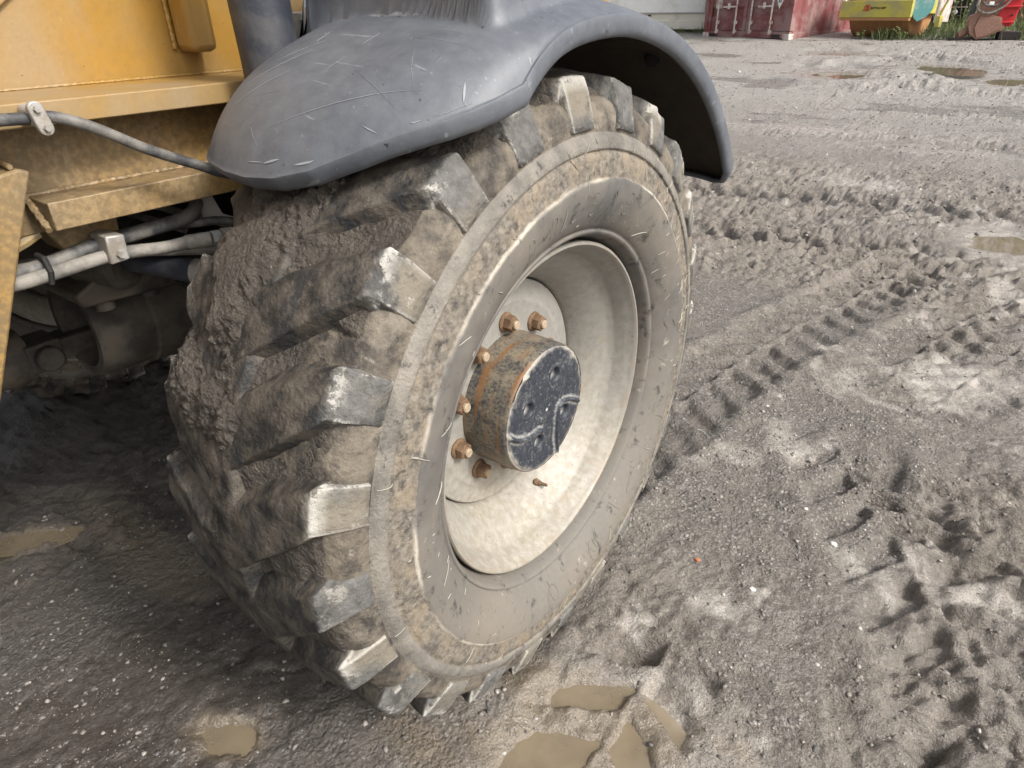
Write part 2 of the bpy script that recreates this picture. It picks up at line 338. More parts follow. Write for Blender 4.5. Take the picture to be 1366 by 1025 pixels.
def mesh(name, mb, mats, sharp=35):
    me = bpy.data.meshes.new(name)
    if isinstance(mb, MB): v, f, mi = mb.v, mb.f, mb.mi
    else: v, f = mb; mi = None
    me.from_pydata(v, [], f)
    for m in (mats if isinstance(mats, (list, tuple)) else [mats]): me.materials.append(MAT[m])
    if mi and max(mi) > 0: me.polygons.foreach_set('material_index', mi)
    me.update()
    b = bmesh.new(); b.from_mesh(me); bmesh.ops.recalc_face_normals(b, faces=b.faces); b.to_mesh(me); b.free()
    me.polygons.foreach_set('use_smooth', [True]*len(me.polygons))
    if sharp: me.set_sharp_from_angle(angle=R(sharp))
    return me
def grid_mesh(name, V, mats, attrs=None, quads_mask=None):
    # V: (ny,nx,3) numpy
    ny, nx = V.shape[:2]; me = bpy.data.meshes.new(name)
    idx = np.arange(ny*nx).reshape(ny, nx)
    q = np.stack([idx[:-1, :-1], idx[:-1, 1:], idx[1:, 1:], idx[1:, :-1]], -1).reshape(-1, 4)
    if quads_mask is not None: q = q[quads_mask.reshape(-1)]
    me.vertices.add(ny*nx); me.vertices.foreach_set('co', np.ascontiguousarray(V.reshape(-1), dtype=np.float32))
    me.loops.add(q.size); me.loops.foreach_set('vertex_index', q.reshape(-1).astype(np.int32))
    me.polygons.add(len(q)); me.polygons.foreach_set('loop_start', np.arange(0, q.size, 4, dtype=np.int32)); me.polygons.foreach_set('loop_total', np.full(len(q), 4, dtype=np.int32))
    me.polygons.foreach_set('use_smooth', np.ones(len(q), dtype=bool))
    me.update(calc_edges=True); me.validate()
    for k, a in (attrs or {}).items():
        at = me.attributes.new(k, 'FLOAT', 'POINT'); at.data.foreach_set('value', np.ascontiguousarray(a.reshape(-1), dtype=np.float32))
    for m in (mats if isinstance(mats, (list, tuple)) else [mats]): me.materials.append(MAT[m])
    return me
def put(name, me, parent=None, loc=None, rot=None, bevel=0, kind=None):
    o = bpy.data.objects.new(name, me); COL.objects.link(o)
    if parent: o.parent = parent
    if loc: o.location = loc
    if rot: o.rotation_euler = rot
    if bevel:
        b = o.modifiers.new('bevel', 'BEVEL'); b.width = bevel; b.segments = 2; b.limit_method = 'ANGLE'; b.angle_limit = R(40)
    if kind: o['kind'] = kind
    return o
def obj(name, mb, mats, parent=None, loc=None, rot=None, bevel=0, kind=None, sharp=35):
    return put(name, mesh(name, mb, mats, sharp), parent, loc, rot, bevel, kind)
def tag(o, label, cat, group=None):
    o['label'] = label; o['category'] = cat
    if group: o['group'] = group
    return o
def thing(name, label, cat, loc=(0, 0, 0), rz=0, group=None):
    o = bpy.data.objects.new(name, None); o.empty_display_size = .1; COL.objects.link(o); o.location = loc; o.rotation_euler = (0, 0, rz)
    return tag(o, label, cat, group)

# ================================================================== GROUND
def zt(y):
    u = np.clip(np.asarray(y, float)-3, 0, 24); return .051*(u*u/(u+1.0))
PUD = [  # x, y, rx, ry, rot, level, label-free
    (.24, -.215, .20, .16, .3), (-.395, -.645, .075, .045, .5), (-1.41, -.64, .13, .05, .9),
    (-2.02, 11.0, .60, .62, .1), (-.85, 12.0, .42, .95, .35), (.12, 10.9, .45, .6, .0), (-2.75, 13.5, .45, .5, .1), (.66, 4.05, .22, .25, .2)]
PLEV = [-.012, -.006, -.006, None, None, None, None, None]
def pud_d(X, Y, k):
    x, y, rx, ry, a = PUD[k]; c, s = math.cos(a), math.sin(a); dx = X-x; dy = Y-y
    u = (dx*c+dy*s)/rx; v = (-dx*s+dy*c)/ry
    return np.sqrt(u*u+v*v)*(1+.6*fbm(X*3.1/min(1, rx*2.5), Y*3.1/min(1, rx*2.5), 91+k, 4, .6))
def chev(s, t, pitch=.163, hw=.185):
    # lug print: 1 inside a lug mark; s along, t across, chevrons on both halves
    a = np.abs(t)/hw; half = np.where(t > 0, 0, .5)
    ph = (s+.22*np.abs(t)*3.1)/pitch+half; fr = ph-np.floor(ph)
    m = sst(.05, .10, fr)*(1-sst(.42, .72, fr)); return m*sst(.02, .10, a)*(1-sst(.72, 1.10, a))
def ground_fields(X, Y):
    b = zt(Y)+.016*fbm(X*.9, Y*.9, 1, 3)*sst(.0, .6, np.hypot(X, Y)+0)
    n = fbm(X*1.7, Y*1.7, 11, 3)
    # how churned the mud is
    ch = np.clip(.25+.5*n, 0, 1)
    ch = np.maximum(ch, sst(.50, .75, X+.10*n)*(1-sst(1.0, 1.7, Y+.15*n)))            # clods at the lower right
    ch = np.maximum(ch, sst(2.1, 2.9, Y+.35*n)*(1-sst(5.0, 6.2, Y))*.95)             # churned belt
    ch = np.maximum(ch, .75*sst(-1.0, -1.3, X)*(1-sst(1.2, 2., Y)))
    ch = np.maximum(ch, .8*np.exp(-((X-.14)/.25)**2-((Y-.10)/.35)**2))
    for yc, amp, k in ((6.9, .9, .05), (8.2, .7, -.06), (9.6, .5, .05)):
        ch = np.maximum(ch, amp*np.exp(-((Y-yc-k*X-.25*n)/.28)**2))
    ch = ch*(1-.75*np.exp(-((X-.30)/.33)**2-((Y-1.05)/.55)**2))
    ch = ch*(1-.8*np.exp(-((X+.62)/.35)**2-((Y+.80)/.25)**2))
    wx = X+.06*fbm(X*4, Y*4, 31, 2); wy = Y+.06*fbm(X*4, Y*4, 37, 2)
    rel = ridg(wx*4.2, wy*5.5, 3, 4)-.55
    far = 1-.45*sst(5, 12, Y)
    bil = 1-ridg(wx*13, wy*15, 6, 3); torn = sst(.42, .50, vn(wx*9+.6*n, wy*10, 19))
    h = b+ch*(.046*rel+.030*(bil-.4)+.010*fbm(X*22, Y*22, 5, 3)+.012*(torn-.5))*far+.008*fbm(X*46, Y*46, 9, 3)*(.35+ch)
    clod = np.clip(.52-wor(X*11+.4*n, Y*11, 21), 0, 1); h = h+ch*sst(.52, .72, vn(X*5, Y*5, 77))*clod*.035
    # tyre prints
    wa = .026*fbm(X*6, Y*6, 131, 4); wb = .014*fbm(X*9, Y*9, 137, 3)
    def track(cx, sx, hw, depth, w, seed, along=None):
        nonlocal h
        cx = cx+wa; sx = sx+wb*1.3
        w = w*(.6+.55*sst(.25, .6, vn(X*2.6, Y*2.6, seed+9)))
        t = cx; m = chev(sx, t, .163, hw)*w*(.55+.6*vn(X*6, Y*6, seed))
        h = h-depth*m+depth*.40*w*np.exp(-((np.abs(t)-hw*1.12)/.045)**2)*(.4+.9*vn(X*9, Y*9, seed+3))
    e = -.10+.050*Y**2; t1 = X-(e-.165); w1 = sst(.25, .5, Y)*(1-sst(3.0, 4.2, Y))
    h = h-.006*w1*(1-sst(.10, .26, np.abs(t1+.05*n))); track(t1, Y, .205, .050, w1, 41)
    t2 = X-.26-.02*np.sin(Y*3); w2 = sst(-.5, -.40, Y)*(1-sst(.02, .16, Y)); track(t2, Y+.03, .19, .045, w2*(1-sst(.10, .16, np.abs(t2))), 43)
    t3 = (X-.86)*.86+(Y-.4)*.5; s3 = (Y-.4)*.86-(X-.86)*.5; w3 = sst(-.1, .1, Y)*(1-sst(1.0, 1.4, Y)); track(t3, s3, .2, .035, w3*.8, 47)
    t4 = Y-3.45-.25*X; w4 = sst(-1.8, -.8, X)*(1-sst(1.6, 2.2, X)); track(t4, X, .28, .050, w4, 51)
    t5 = Y-4.4-.12*X; track(t5, X, .28, .045, sst(-2.6, -1.6, X)*.9, 53)
    t7 = X-.42-.16*(Y-1.6)**2; track(t7, Y+.05, .19, .040, sst(1.5, 1.9, Y)*(1-sst(3.6, 4.4, Y))*.9, 57)
    t8 = (X-.95)*.5+(Y-.55)*.86-.25; s8 = (X-.95)*.86-(Y-.55)*.5; track(t8, s8, .2, .04, sst(.35, .6, X)*(1-sst(1.1, 1.5, Y))*.8, 59)
    t6 = X-.78-.30*(Y-2.3); w6 = sst(1.5, 1.9, Y)*(1-sst(3.4, 4.2, Y)); track(t6, Y, .2, .035, w6, 55)
    for yc, k in ((6.75, .05), (7.05, .05), (8.2, -.06), (9.6, .05)):
        h = h-.035*np.exp(-((Y-yc-k*X-.10*n)/.10)**2)*(.6+.5*n)
    # contact with the tyre: ground pressed flat, with mud squeezed up at the sides
    ct = np.exp(-(np.clip(np.abs(X+.155)-.17, 0, None)/.05)**2)*np.exp(-(np.clip(np.abs(Y)-.13, 0, None)/.07)**2)
    h = h*(1-ct)+(-.012)*ct
    h = h+.020*np.exp(-((X-.045)/.035)**2)*np.exp(-(Y/.28)**2)*(.3+vn(X*20, Y*20, 61))
    wet = np.zeros_like(X); silt = np.zeros_like(X)
    for k in range(len(PUD)):
        d = pud_d(X, Y, k); inn = 1-sst(.55, 1.0, d); lev = PLEV[k] if PLEV[k] is not None else zt(PUD[k][1]).item()-.012
        if k == 0: h = h-.008*inn
        elif PLEV[k] is not None: h = h*(1-inn)+(lev-.010)*inn
        else:
            flat = 1-sst(1.5, 2.4, d); h = h*(1-flat)+(lev+.012+.003*fbm(X*9, Y*9, 5, 3))*flat; h = h-.030*inn
        wet = np.maximum(wet, 1-sst(.9, 1.75, d)); silt = np.maximum(silt, (1-sst(1.1, 1.8, d))*.5)
    wn = fbm(X*1.1, Y*2.4, 71, 4); wet = np.maximum(wet, .95*sst(.18, .36, wn)*sst(2.5, 4.5, Y)); wn = fbm(X*3.3, Y*3.3, 73, 4); wet = np.maximum(wet, .85*sst(.12, .34, wn)*sst(.05, .3, X))
    dark = 1.*sst(.02, -.35, X+.12*n)*(1-sst(.6, 1.6, Y))*(.75+.4*vn(X*2.2, Y*2.2, 63)); pudm = np.zeros_like(X)  # left ground: dampness plus the machine's shade, both put into the colour
    for k in range(3): pudm = np.maximum(pudm, 1-sst(.8, 1.55, pud_d(X, Y, k)))
    for x, y, rx, ry in ((.05, -.16, .10, .07), (.10, -.33, .14, .08), (-.02, -.42, .12, .05), (-1.1, -.45, .35, .10)):
        d = np.sqrt(((X-x)/rx)**2+((Y-y)/ry)**2)*(1+.5*fbm(X*7, Y*7, 85, 3)); pudm = np.maximum(pudm, .9*(1-sst(.5, 1.3, d)))
    for x, y, rx, ry in ((.70, 2.0, .30, .26), (-1.35, 6.95, .9, .22), (-2.4, 6.9, .8, .18), (.1, 6.4, .6, .16), (-.4, 5.0, .5, .14), (.95, 3.1, .35, .2), (.85, .72, .16, .10), (.35, -.02, .12, .10), (.66, 4.1, .5, .45), (.30, .30, .08, .08)):
        d = np.sqrt(((X-x)/rx)**2+((Y-y)/ry)**2)*(1+1.3*fbm(X*7, Y*7, 81, 4, .6)); wet = np.maximum(wet, .9*(1-sst(.5, 1.2, d))); silt = np.maximum(silt, .8*(1-sst(.3, 1.3, d)))
        h = h-.5*(1-sst(.5, 1.1, d))*(h-zt(Y)+.006)
    for x, y, rx, ry in ((.2, 1.15, .10, .13), (.29, 1.75, .10, .12), (.12, .95, .09, .08), (-1.55, -.35, .5, .22)):
        d = np.sqrt(((X-x)/rx)**2+((Y-y)/ry)**2)*(1+1.3*fbm(X*8, Y*8, 83, 4, .6)); silt = np.maximum(silt, .7*(1-sst(.3, 1.2, d)))
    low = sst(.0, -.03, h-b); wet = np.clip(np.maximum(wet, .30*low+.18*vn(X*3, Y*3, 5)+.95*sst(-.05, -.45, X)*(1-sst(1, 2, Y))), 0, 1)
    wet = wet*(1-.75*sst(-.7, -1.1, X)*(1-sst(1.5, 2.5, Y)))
    gv = np.clip(1.0-ch*1.25+.35*fbm(X*2.3, Y*2.3, 15, 3), 0, 1); gv = np.maximum(gv, sst(5, 9, Y)*(1-ch*.6))
    gv = gv*(1-.9*silt)
    return h, ch, wet, silt, gv, np.clip(dark, 0, 1), pudm
def axis(lo, hi, fine, a, b, g=1.05, mx=3.0):
    c = list(np.arange(a, b+1e-6, fine)); st = fine; x = c[-1]
    while x < hi: st = min(st*g, mx); x += st; c.append(x)
    st = fine; x = c[0]; l = []
    while x > lo: st = min(st*g, mx); x -= st; l.append(x)
    return np.array(l[::-1]+c)
xs = axis(-70, 60, .0074, -1.6, 1.12, 1.05); ys = axis(-30, 110, .0074, -1.0, 2.4, 1.0095, 3.0)
X, Y = np.meshgrid(xs, ys)
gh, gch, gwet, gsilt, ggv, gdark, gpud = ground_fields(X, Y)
fadeo = sst(16, 28, np.maximum(np.abs(X), np.abs(Y)*.9)); gh = gh*(1-fadeo)+zt(Y)*fadeo
ground = put('ground', grid_mesh('ground', np.stack([X, Y, gh], -1), 'ground', dict(churn=gch, wet=gwet, silt=gsilt, gravel=ggv, damp_shade=gdark, pud=gpud)), kind='structure')
def gz(x, y):
    i = np.clip(np.searchsorted(xs, x), 1, len(xs)-1); j = np.clip(np.searchsorted(ys, y), 1, len(ys)-1)
    fx = (x-xs[i-1])/(xs[i]-xs[i-1]); fy = (y-ys[j-1])/(ys[j]-ys[j-1])
    return (gh[j-1, i-1]*(1-fx)+gh[j-1, i]*fx)*(1-fy)+(gh[j, i-1]*(1-fx)+gh[j, i]*fx)*fy
# puddles: one water sheet each, its shore drawn by the relief of the ground
for k, (x, y, rx, ry, a) in enumerate(PUD):
    lev = PLEV[k] if PLEV[k] is not None else zt(y).item()-.012
    n = 48; mb = MB(); vs = [(x, y, lev)]; c, s = math.cos(a), math.sin(a)
    for q in range(n):
        t = 2*math.pi*q/n; u = rx*(1.12 if k < 3 else 1.25)*math.cos(t); v = ry*(1.12 if k < 3 else 1.25)*math.sin(t); vs.append((x+u*c-v*s, y+u*s+v*c, lev))
    mb.add(vs, [(0, 1+q, 1+(q+1) % n) for q in range(n)])
    obj('puddle', mb, 'water', kind='structure')
# loose stones
def stones(name, n, region, smin, smax, prob, seed, label):
    g = np.random.default_rng(seed)
    px = g.uniform(region[0], region[1], n*4); py = g.uniform(region[2], region[3], n*4)
    keep = g.random(n*4) < prob(px, py); px = px[keep][:n]; py = py[keep][:n]; n = len(px)
    t = (1+5**.5)/2
    ico = np.array([(-1, t, 0), (1, t, 0), (-1, -t, 0), (1, -t, 0), (0, -1, t), (0, 1, t), (0, -1, -t), (0, 1, -t), (t, 0, -1), (t, 0, 1), (-t, 0, -1), (-t, 0, 1)])/1.9
    fc = np.array([(0, 11, 5), (0, 5, 1), (0, 1, 7), (0, 7, 10), (0, 10, 11), (1, 5, 9), (5, 11, 4), (11, 10, 2), (10, 7, 6), (7, 1, 8), (3, 9, 4), (3, 4, 2), (3, 2, 6), (3, 6, 8), (3, 8, 9), (4, 9, 5), (2, 4, 11), (6, 2, 10), (8, 6, 7), (9, 8, 1)])
    s = smin*(smax/smin)**(g.random(n)**3.2)
    sc = np.stack([s*g.uniform(.7, 1.25, n), s*g.uniform(.6, 1., n), s*g.uniform(.4, .75, n)], -1)
    V = ico[None]*(1+g.uniform(-.42, .42, (n, 12, 1)))*sc[:, None]
    a = g.uniform(0, 6.28, n); ca, sa = np.cos(a)[:, None], np.sin(a)[:, None]
    V = np.stack([V[..., 0]*ca-V[..., 1]*sa, V[..., 0]*sa+V[..., 1]*ca, V[..., 2]+.25*V[..., 0]*g.uniform(-1, 1, (n, 1))], -1)
    V += np.stack([px, py, gz(px, py)-sc[:, 2]*.05], -1)[:, None]
    F = (fc[None]+(np.arange(n)*12)[:, None, None]).reshape(-1, 3)
    me = bpy.data.meshes.new(name); me.vertices.add(n*12); me.vertices.foreach_set('co', V.reshape(-1).astype(np.float32))
    me.loops.add(F.size); me.loops.foreach_set('vertex_index', F.reshape(-1).astype(np.int32)); me.polygons.add(len(F))
    me.polygons.foreach_set('loop_start', np.arange(0, F.size, 3, dtype=np.int32)); me.polygons.foreach_set('loop_total', np.full(len(F), 3, dtype=np.int32))
    me.update(calc_edges=True); at = me.attributes.new('tone', 'FLOAT', 'POINT')
    at.data.foreach_set('value', np.repeat(np.clip(g.beta(2, 2.8, n)+.3*(g.random(n) < .025), 0, 1), 12).astype(np.float32)); me.materials.append(MAT['pebble'])
    o = put(name, me, kind='stuff'); tag(o, label, 'gravel'); return o
def pr_near(x, y):
    g = .10+.9*np.exp(-((x-.38)/.32)**2-((y-1.0)/.65)**2)+.9*np.exp(-((x+.62)/.30)**2-((y+.80)/.22)**2)+.35*sst(.5, .65, vn(x*3, y*3, 5))
    return np.clip(g, 0, 1)*(vn(x*14, y*14, 8) > .35)
stones('gravel', 16000, (-1.5, 1.15, -1.0, 2.6), .0014, .0085, pr_near, 3, 'small pale gravel pressed into the mud near the big wheel')
stones('gravel', 9000, (-3.5, 2.0, 2.6, 9.0), .005, .018, lambda x, y: .35+.65*(vn(x*2, y*2, 9) > .5), 4, 'scattered gravel on the churned mud in the middle of the yard')
stones('gravel', 7000, (-9, 3.0, 9.0, 17.5), .008, .026, lambda x, y: np.full(x.shape, .8), 5, 'pale gravel in front of the container and the roller')

# ================================================================== LOADER
loader = thing('wheel_loader', 'muddy yellow wheel loader with grey plastic fender over its big lugged front wheel', 'loader')
ZC = .62
def P3(p): return (p[0], p[1], p[2])
# ---- tyre carcass
half = [(-.05, .334), (-.032, .345), (-.016, .3495), (.002, .3535), (.014, .3575), (.0215, .3615), (.0245, .367), (.020, .3705), (.027, .376), (.034, .384), (.040, .393), (.0465, .404), (.051, .415), (.055, .426), (.0575, .437), (.0587, .447), (.0587, .457),
        (.0567, .4615), (.0535, .465), (.0525, .475), (.0518, .488), (.0503, .500), (.0468, .5065), (.0468, .509), (.0505, .511), (.0502, .518), (.0478, .527), (.0435, .5335), (.0405, .537), (.0403, .543), (.0395, .553), (.036, .567), (.029, .579), (.017, .588), (-.002, .595), (-.03, .599), (-.07, .602), (-.11, .6035), (-.155, .604)]
def dens(pr, k=2):
    o = []
    for a, b in zip(pr[:-1], pr[1:]):
        for i in range(k): o.append((a[0]+(b[0]-a[0])*i/k, a[1]+(b[1]-a[1])*i/k))
    return o+[pr[-1]]
prof = dens(half)+[(-.31-x, r) for x, r in dens(half)[::-1][1:]]
NT_ = 360; A_ = np.linspace(0, 2*np.pi, NT_, endpoint=False); PX = np.array([a for a, _ in prof]); PR = np.array([b for _, b in prof])
AA, XX = np.meshgrid(A_, PX, indexing='ij'); RRR = np.broadcast_to(PR, AA.shape).copy()
roughband = ((RRR > .463) & (RRR < .508)).astype(float)
XX = XX+np.sign(XX+.155)*roughband*.0022*fbm(AA*60, RRR*150, 3, 3)
RRR = RRR+(RRR > .537)*.004*fbm(AA*30, XX*60, 5, 3)
Vt = np.stack([XX, RRR*np.cos(AA), RRR*np.sin(AA)], -1); Vt = np.concatenate([Vt, Vt[:1]], 0)
tyre = put('tyre', grid_mesh('tyre', Vt, 'tyre'), loader, (0, 0, ZC))
tyre['label'] = 'dusty cracked rubber tyre caked with mud'
# ---- lugs
def Rt(x): return .634-.013*((np.asarray(x)+.155)/.175)**2
FX = np.array([a for a, r in half if r > .54][::-1]); FR = np.array([r for a, r in half if r > .54][::-1])
def floor_r(x):
    x = np.asarray(x, float); xm = np.where(x < -.155, -.31-x, x); return np.interp(xm, FX, FR)
def lug_mesh(seed):
    us = [-1.95, -1.7, -1.45, -1.22, -1.06, -.95]+list(np.linspace(-.78, .84, 9))+[.96, 1.0, 1.025, 1.10, 1.22]
    ud = [1, .80, .52, .23, .05, 0]+[0]*9+[0, .025, .12, .55, 1]
    vs_ = [-.17, -.155, -.115, -.06, -.018, .0, .02]+list(np.linspace(.07, .95, 14))+[.985, 1.0, 1.02, 1.06]
    vd = [1.05, 1, .72, .30, .05, .014, 0]+[0]*14+[.02, .08, .55, 1]
    V = np.zeros((len(vs_), len(us), 3)); CH = np.zeros((len(vs_), len(us)))
    for i, (v, dv) in enumerate(zip(vs_, vd)):
        for j, (u, du) in enumerate(zip(us, ud)):
            x = .0195-.198*v; vc = min(max(v, 0), 1)
            if v < 0: x = .0195+.0265*min(1, dv)**.75
            if v < -.16: x = .033
            wid = 6.3+3.6*vc
            low = 12.6*(.0195-max(x, -.2))/.175 if v >= 0 else 0
            low -= 1.6*math.sin(math.pi*vc)*0
            sq = .22+.78*min(1, max(0, v)/.3) if v >= 0 else .12
            if u < -1: u = -1+(u+1)*sq
            a = low-wid/2+u*wid/2
            rtop = float(Rt(min(x, .0195)))
            d = max(du, dv)
            base = float(floor_r(x))-.004 if v >= 0 else .544
            if v < 0: rr = rtop+(base-rtop)*dv if du < .1 else min(rtop+(base-rtop)*dv, rtop+(max(.545, float(floor_r(min(x, .03))))-.004-rtop)*du)
            else: rr = rtop+(base-rtop)*d
            n = float(fbm(np.array(x*45.+seed*9), np.array(a*.9+seed*3), seed, 3))
            rr += .0035*n*(1-d)
            x += .0018*n
            if v < 0: x -= .010*du
            a += .30*float(fbm(np.array(x*60.+seed), np.array(rr*60.), seed+2, 2))
            V[i, j] = (x, rr*math.cos(R(a)), rr*math.sin(R(a)))
            CH[i, j] = min(1, math.exp(-((v+.008)/.022)**2)+(.7*math.exp(-((abs(u)-1)/.05)**2) if v < 0 else 0)) if abs(u) < 1.2 else 0
    # chipped corners
    return grid_mesh('tread_lug', V, 'lug', dict(chalk=CH))
lugs = [lug_mesh(s) for s in range(5)]
def mirror(me):
    m2 = me.copy(); co = np.zeros(len(m2.vertices)*3, np.float32); m2.vertices.foreach_get('co', co); co = co.reshape(-1, 3); co[:, 0] = -.31-co[:, 0]
    m2.vertices.foreach_set('co', co.reshape(-1)); m2.flip_normals(); m2.update(); return m2
lugs_in = [mirror(m) for m in lugs]
PH = 3.4
for k in range(24):
    put('tread_lug', lugs[(k*3+k//5) % 5], tyre, rot=(R(PH+15*k), 0, 0))
    put('tread_lug', lugs_in[(k*2+k//4) % 5], tyre, rot=(R(PH+15*k+7.5), 0, 0))
# ---- mud caked in the tread
ph = np.radians(np.arange(60, 232, .22)); mx = np.arange(-.352, .036, .0021)
PHI, MX = np.meshgrid(ph, mx, indexing='ij'); D = np.degrees(PHI); S = PHI*.62
wi = sst(-.09, -.19, MX+.03*fbm(S*9, MX*9, 3, 2)); wphi = sst(95, 112, D)*(1-sst(156, 170, D))
n1 = fbm(S*14, MX*14, 21, 4); cl = np.clip(.62-wor(S*70, MX*70, 23), 0, 1)+.6*np.clip(.6-wor(S*150, MX*150, 24), 0, 1)
big = np.exp(-(((D-155)/9)**2+((MX+.185)/.07)**2))+.9*np.exp(-(((D-139)/6)**2+((MX+.19)/.09)**2))+.7*np.exp(-(((D-125)/6)**2+((MX+.13)/.07)**2))+.7*np.exp(-(((D-176)/5)**2+((MX+.19)/.05)**2))+.6*np.exp(-(((D-190)/5)**2+((MX+.16)/.04)**2))+.7*np.exp(-(((D-86)/7)**2+((MX+.02)/.03)**2))
fill = .001+.005*n1+.007*sst(.45, .6, vn(S*12, MX*16, 33))+wi*wphi*(.022+.016*n1)+big*(.021+.012*n1)
grain = np.clip(wi*wphi+big, 0, 1); fill = fill+grain*(.011*cl*sst(.3, .65, vn(S*16, MX*16, 37))+.003*fbm(S*160, MX*160, 39, 2))
fill = fill-.022*(1-sst(-.335, -.265, MX))
edge = sst(-.352, -.335, MX)*(1-sst(.004, .02, MX)); fill = fill*edge-.012*(1-edge)
fill = fill-.02*(1-sst(60, 66, D))-.02*sst(224, 231, D)
RM = floor_r(MX)+np.minimum(fill, .047)
mud = put('caked_mud', grid_mesh('caked_mud', np.stack([MX, RM*np.cos(PHI), RM*np.sin(PHI)], -1), 'mud'), tyre, kind='stuff')
mud['label'] = 'crumbly wet brown mud packed into the tread'
# ---- dry grass and scuffs stuck on the sidewall and the lug ends
def side_x(r): return np.interp(r, [q for _, q in half[:30]], [a for a, _ in half[:30]])
mb = MB(); g = random.Random(5)
def strip(ptsra, wd):
    L = []
    for r, a in ptsra: L.append(Vector((float(side_x(r))+.0012, r*math.cos(a), r*math.sin(a))))
    vs = []
    for i, p in enumerate(L):
        t = (L[min(i+1, len(L)-1)]-L[max(i-1, 0)]).normalized(); s = t.cross(Vector((1, 0, 0))).normalized()
        ww = wd*(1-abs(2*i/(len(L)-1)-1)**3*.75); vs += [p+s*ww, p+Vector((.0012, 0, 0)), p-s*ww]
    mb.add(vs, [f for i in range(len(L)-1) for f in ((3*i, 3*i+1, 3*i+4, 3*i+3), (3*i+1, 3*i+2, 3*i+5, 3*i+4))])
for k in range(130):
    r = g.uniform(.385, .53); a = g.uniform(0, 2*math.pi)
    if g.random() < .25: a = R(g.uniform(-10, 40))
    ln = g.choice([.006, .008, .012, .018, .026, .04]); d = g.uniform(0, math.pi)
    if g.random() < .5: d = math.pi/2*g.choice([1, 1])+g.uniform(-.5, .5)
    cu = g.gauss(0, .05); pts = []
    for i in range(7):
        t = (i/6-.5)*ln; dd = d+cu*(i/6-.5)*2
        pts.append((min(.532, max(.38, r+math.sin(dd)*t)), a+math.cos(dd)*t/r))
    strip(pts, g.choice([.0003, .0004, .0005, .0008]))
st = obj('dry_grass', mb, 'straw', tyre, kind='stuff'); st['label'] = 'pale dry grass blades and scuff lines stuck across the sidewall'
# ---- raised lettering, too worn to read: outlines only
def arc_pts(rc, ac, pts, sc):
    o = []
    for u, v in pts: o.append((rc+v*sc, ac-u*sc/rc))
    return o
def raised(name, strokes, wd, par=None):
    m = MB()
    for stq in strokes:
        L = [Vector((float(side_x(r))-.0001, r*math.cos(a), r*math.sin(a))) for r, a in stq]
        m.tube(spl(L, 3) if len(L) > 2 else L, wd, 6)
    return obj(name, m, 'tyre', tyre)
n_sh = [[(-.4, -1), (-.4, .6), (0, 1), (.4, .6), (.4, -1)]]; c_sh = [[(.45, .7), (0, 1), (-.45, .6), (-.45, -.6), (0, -1), (.45, -.7)]]
e_sh = [[(.4, 1), (-.4, 1), (-.4, -1), (.4, -1)], [(-.4, 0), (.25, 0)]]; h_sh = [[(-.4, 1), (-.4, -1)], [(.4, 1), (.4, -1)], [(-.4, 0), (.4, 0)]]
for i, shp in enumerate((n_sh, n_sh, c_sh, e_sh, n_sh, e_sh)):
    raised('raised_letter', [arc_pts(.424, R(112-8.5*i), s, .018) for s in shp], .0011)
for i, shp in enumerate((c_sh, n_sh, h_sh, n_sh, e_sh)):
    raised('raised_letter', [arc_pts(.394, R(84-3.2*i), s, .0065) for s in shp], .0008)
for i in range(5): raised('raised_bar', [arc_pts(.424, R(-86+2.0*i), [(0, -1), (.25, 1)], .017)], .0012)
for a_, sc in ((-77, .026), (-101, .026)):
    ov = [(.75*math.cos(t), math.sin(t)) for t in np.linspace(0, 2*math.pi, 22)]
    raised('raised_emblem', [arc_pts(.424, R(a_), ov, sc), arc_pts(.424, R(a_), [(-.3, .5), (.1, .1), (.4, -.6)], sc)], .0012)
ov = [(2.2*math.cos(t), .8*math.sin(t)) for t in np.linspace(0, 2*math.pi, 26)]
raised('raised_emblem', [arc_pts(.424, R(-48), ov, .020)], .0012)
# ---- rim, disc, nuts, hub
rp = [(-.012, .3445), (0, .3452), (.0035, .3425), (.0035, .3385), (-.001, .3352), (-.010, .331), (-.022, .3245), (-.034, .3195), (-.046, .3150), (-.057, .307), (-.068, .2955), (-.080, .284), (-.093, .2735), (-.107, .264), (-.120, .2570), (-.130, .2525), (-.140, .2505), (-.17, .2495), (-.24, .249), (-.29, .30), (-.31, .345)]
rim = obj('rim', MB().lathe(dens(rp, 3), 180), 'rim', loader, (0, 0, ZC), sharp=50)
disc = obj('wheel_disc', MB().lathe(dens([(-.150, .2475), (-.137, .2475), (-.1335, .2455), (-.1325, .240), (-.130, .225), (-.1285, .210), (-.1262, .204), (-.1270, .196), (-.1275, .19), (-.128, .12), (-.17, .10)], 2), 140), 'rim', rim, sharp=50)
def hexm(x0, x1, rad, n=6, mi=0, m=None, ch=.003):
    m = m or MB(); ring = lambda x, r: [(x, r*math.cos(2*math.pi*k/n), r*math.sin(2*math.pi*k/n)) for k in range(n)]
    vs = ring(x0, rad)+ring(x1-ch, rad)+ring(x1, rad*.88); fs = [(i*n+k, i*n+(k+1) % n, (i+1)*n+(k+1) % n, (i+1)*n+k) for i in (0, 1) for k in range(n)]+[tuple(range(2*n, 3*n))]
    return m.add(vs, fs, mi)
nm = MB(); nm.lathe([(-.129, .004), (-.129, .0215), (-.1245, .0215), (-.1215, .0185), (-.121, .005)], 24); hexm(-.123, -.1035, .0172, 6, 0, nm)
nm.lathe([(-.11, .0095), (-.0985, .0095), (-.0965, .008), (-.0965, .0005)], 16, 1)
nme = mesh('wheel_nut', nm, ['rust', 'stud'], 30)
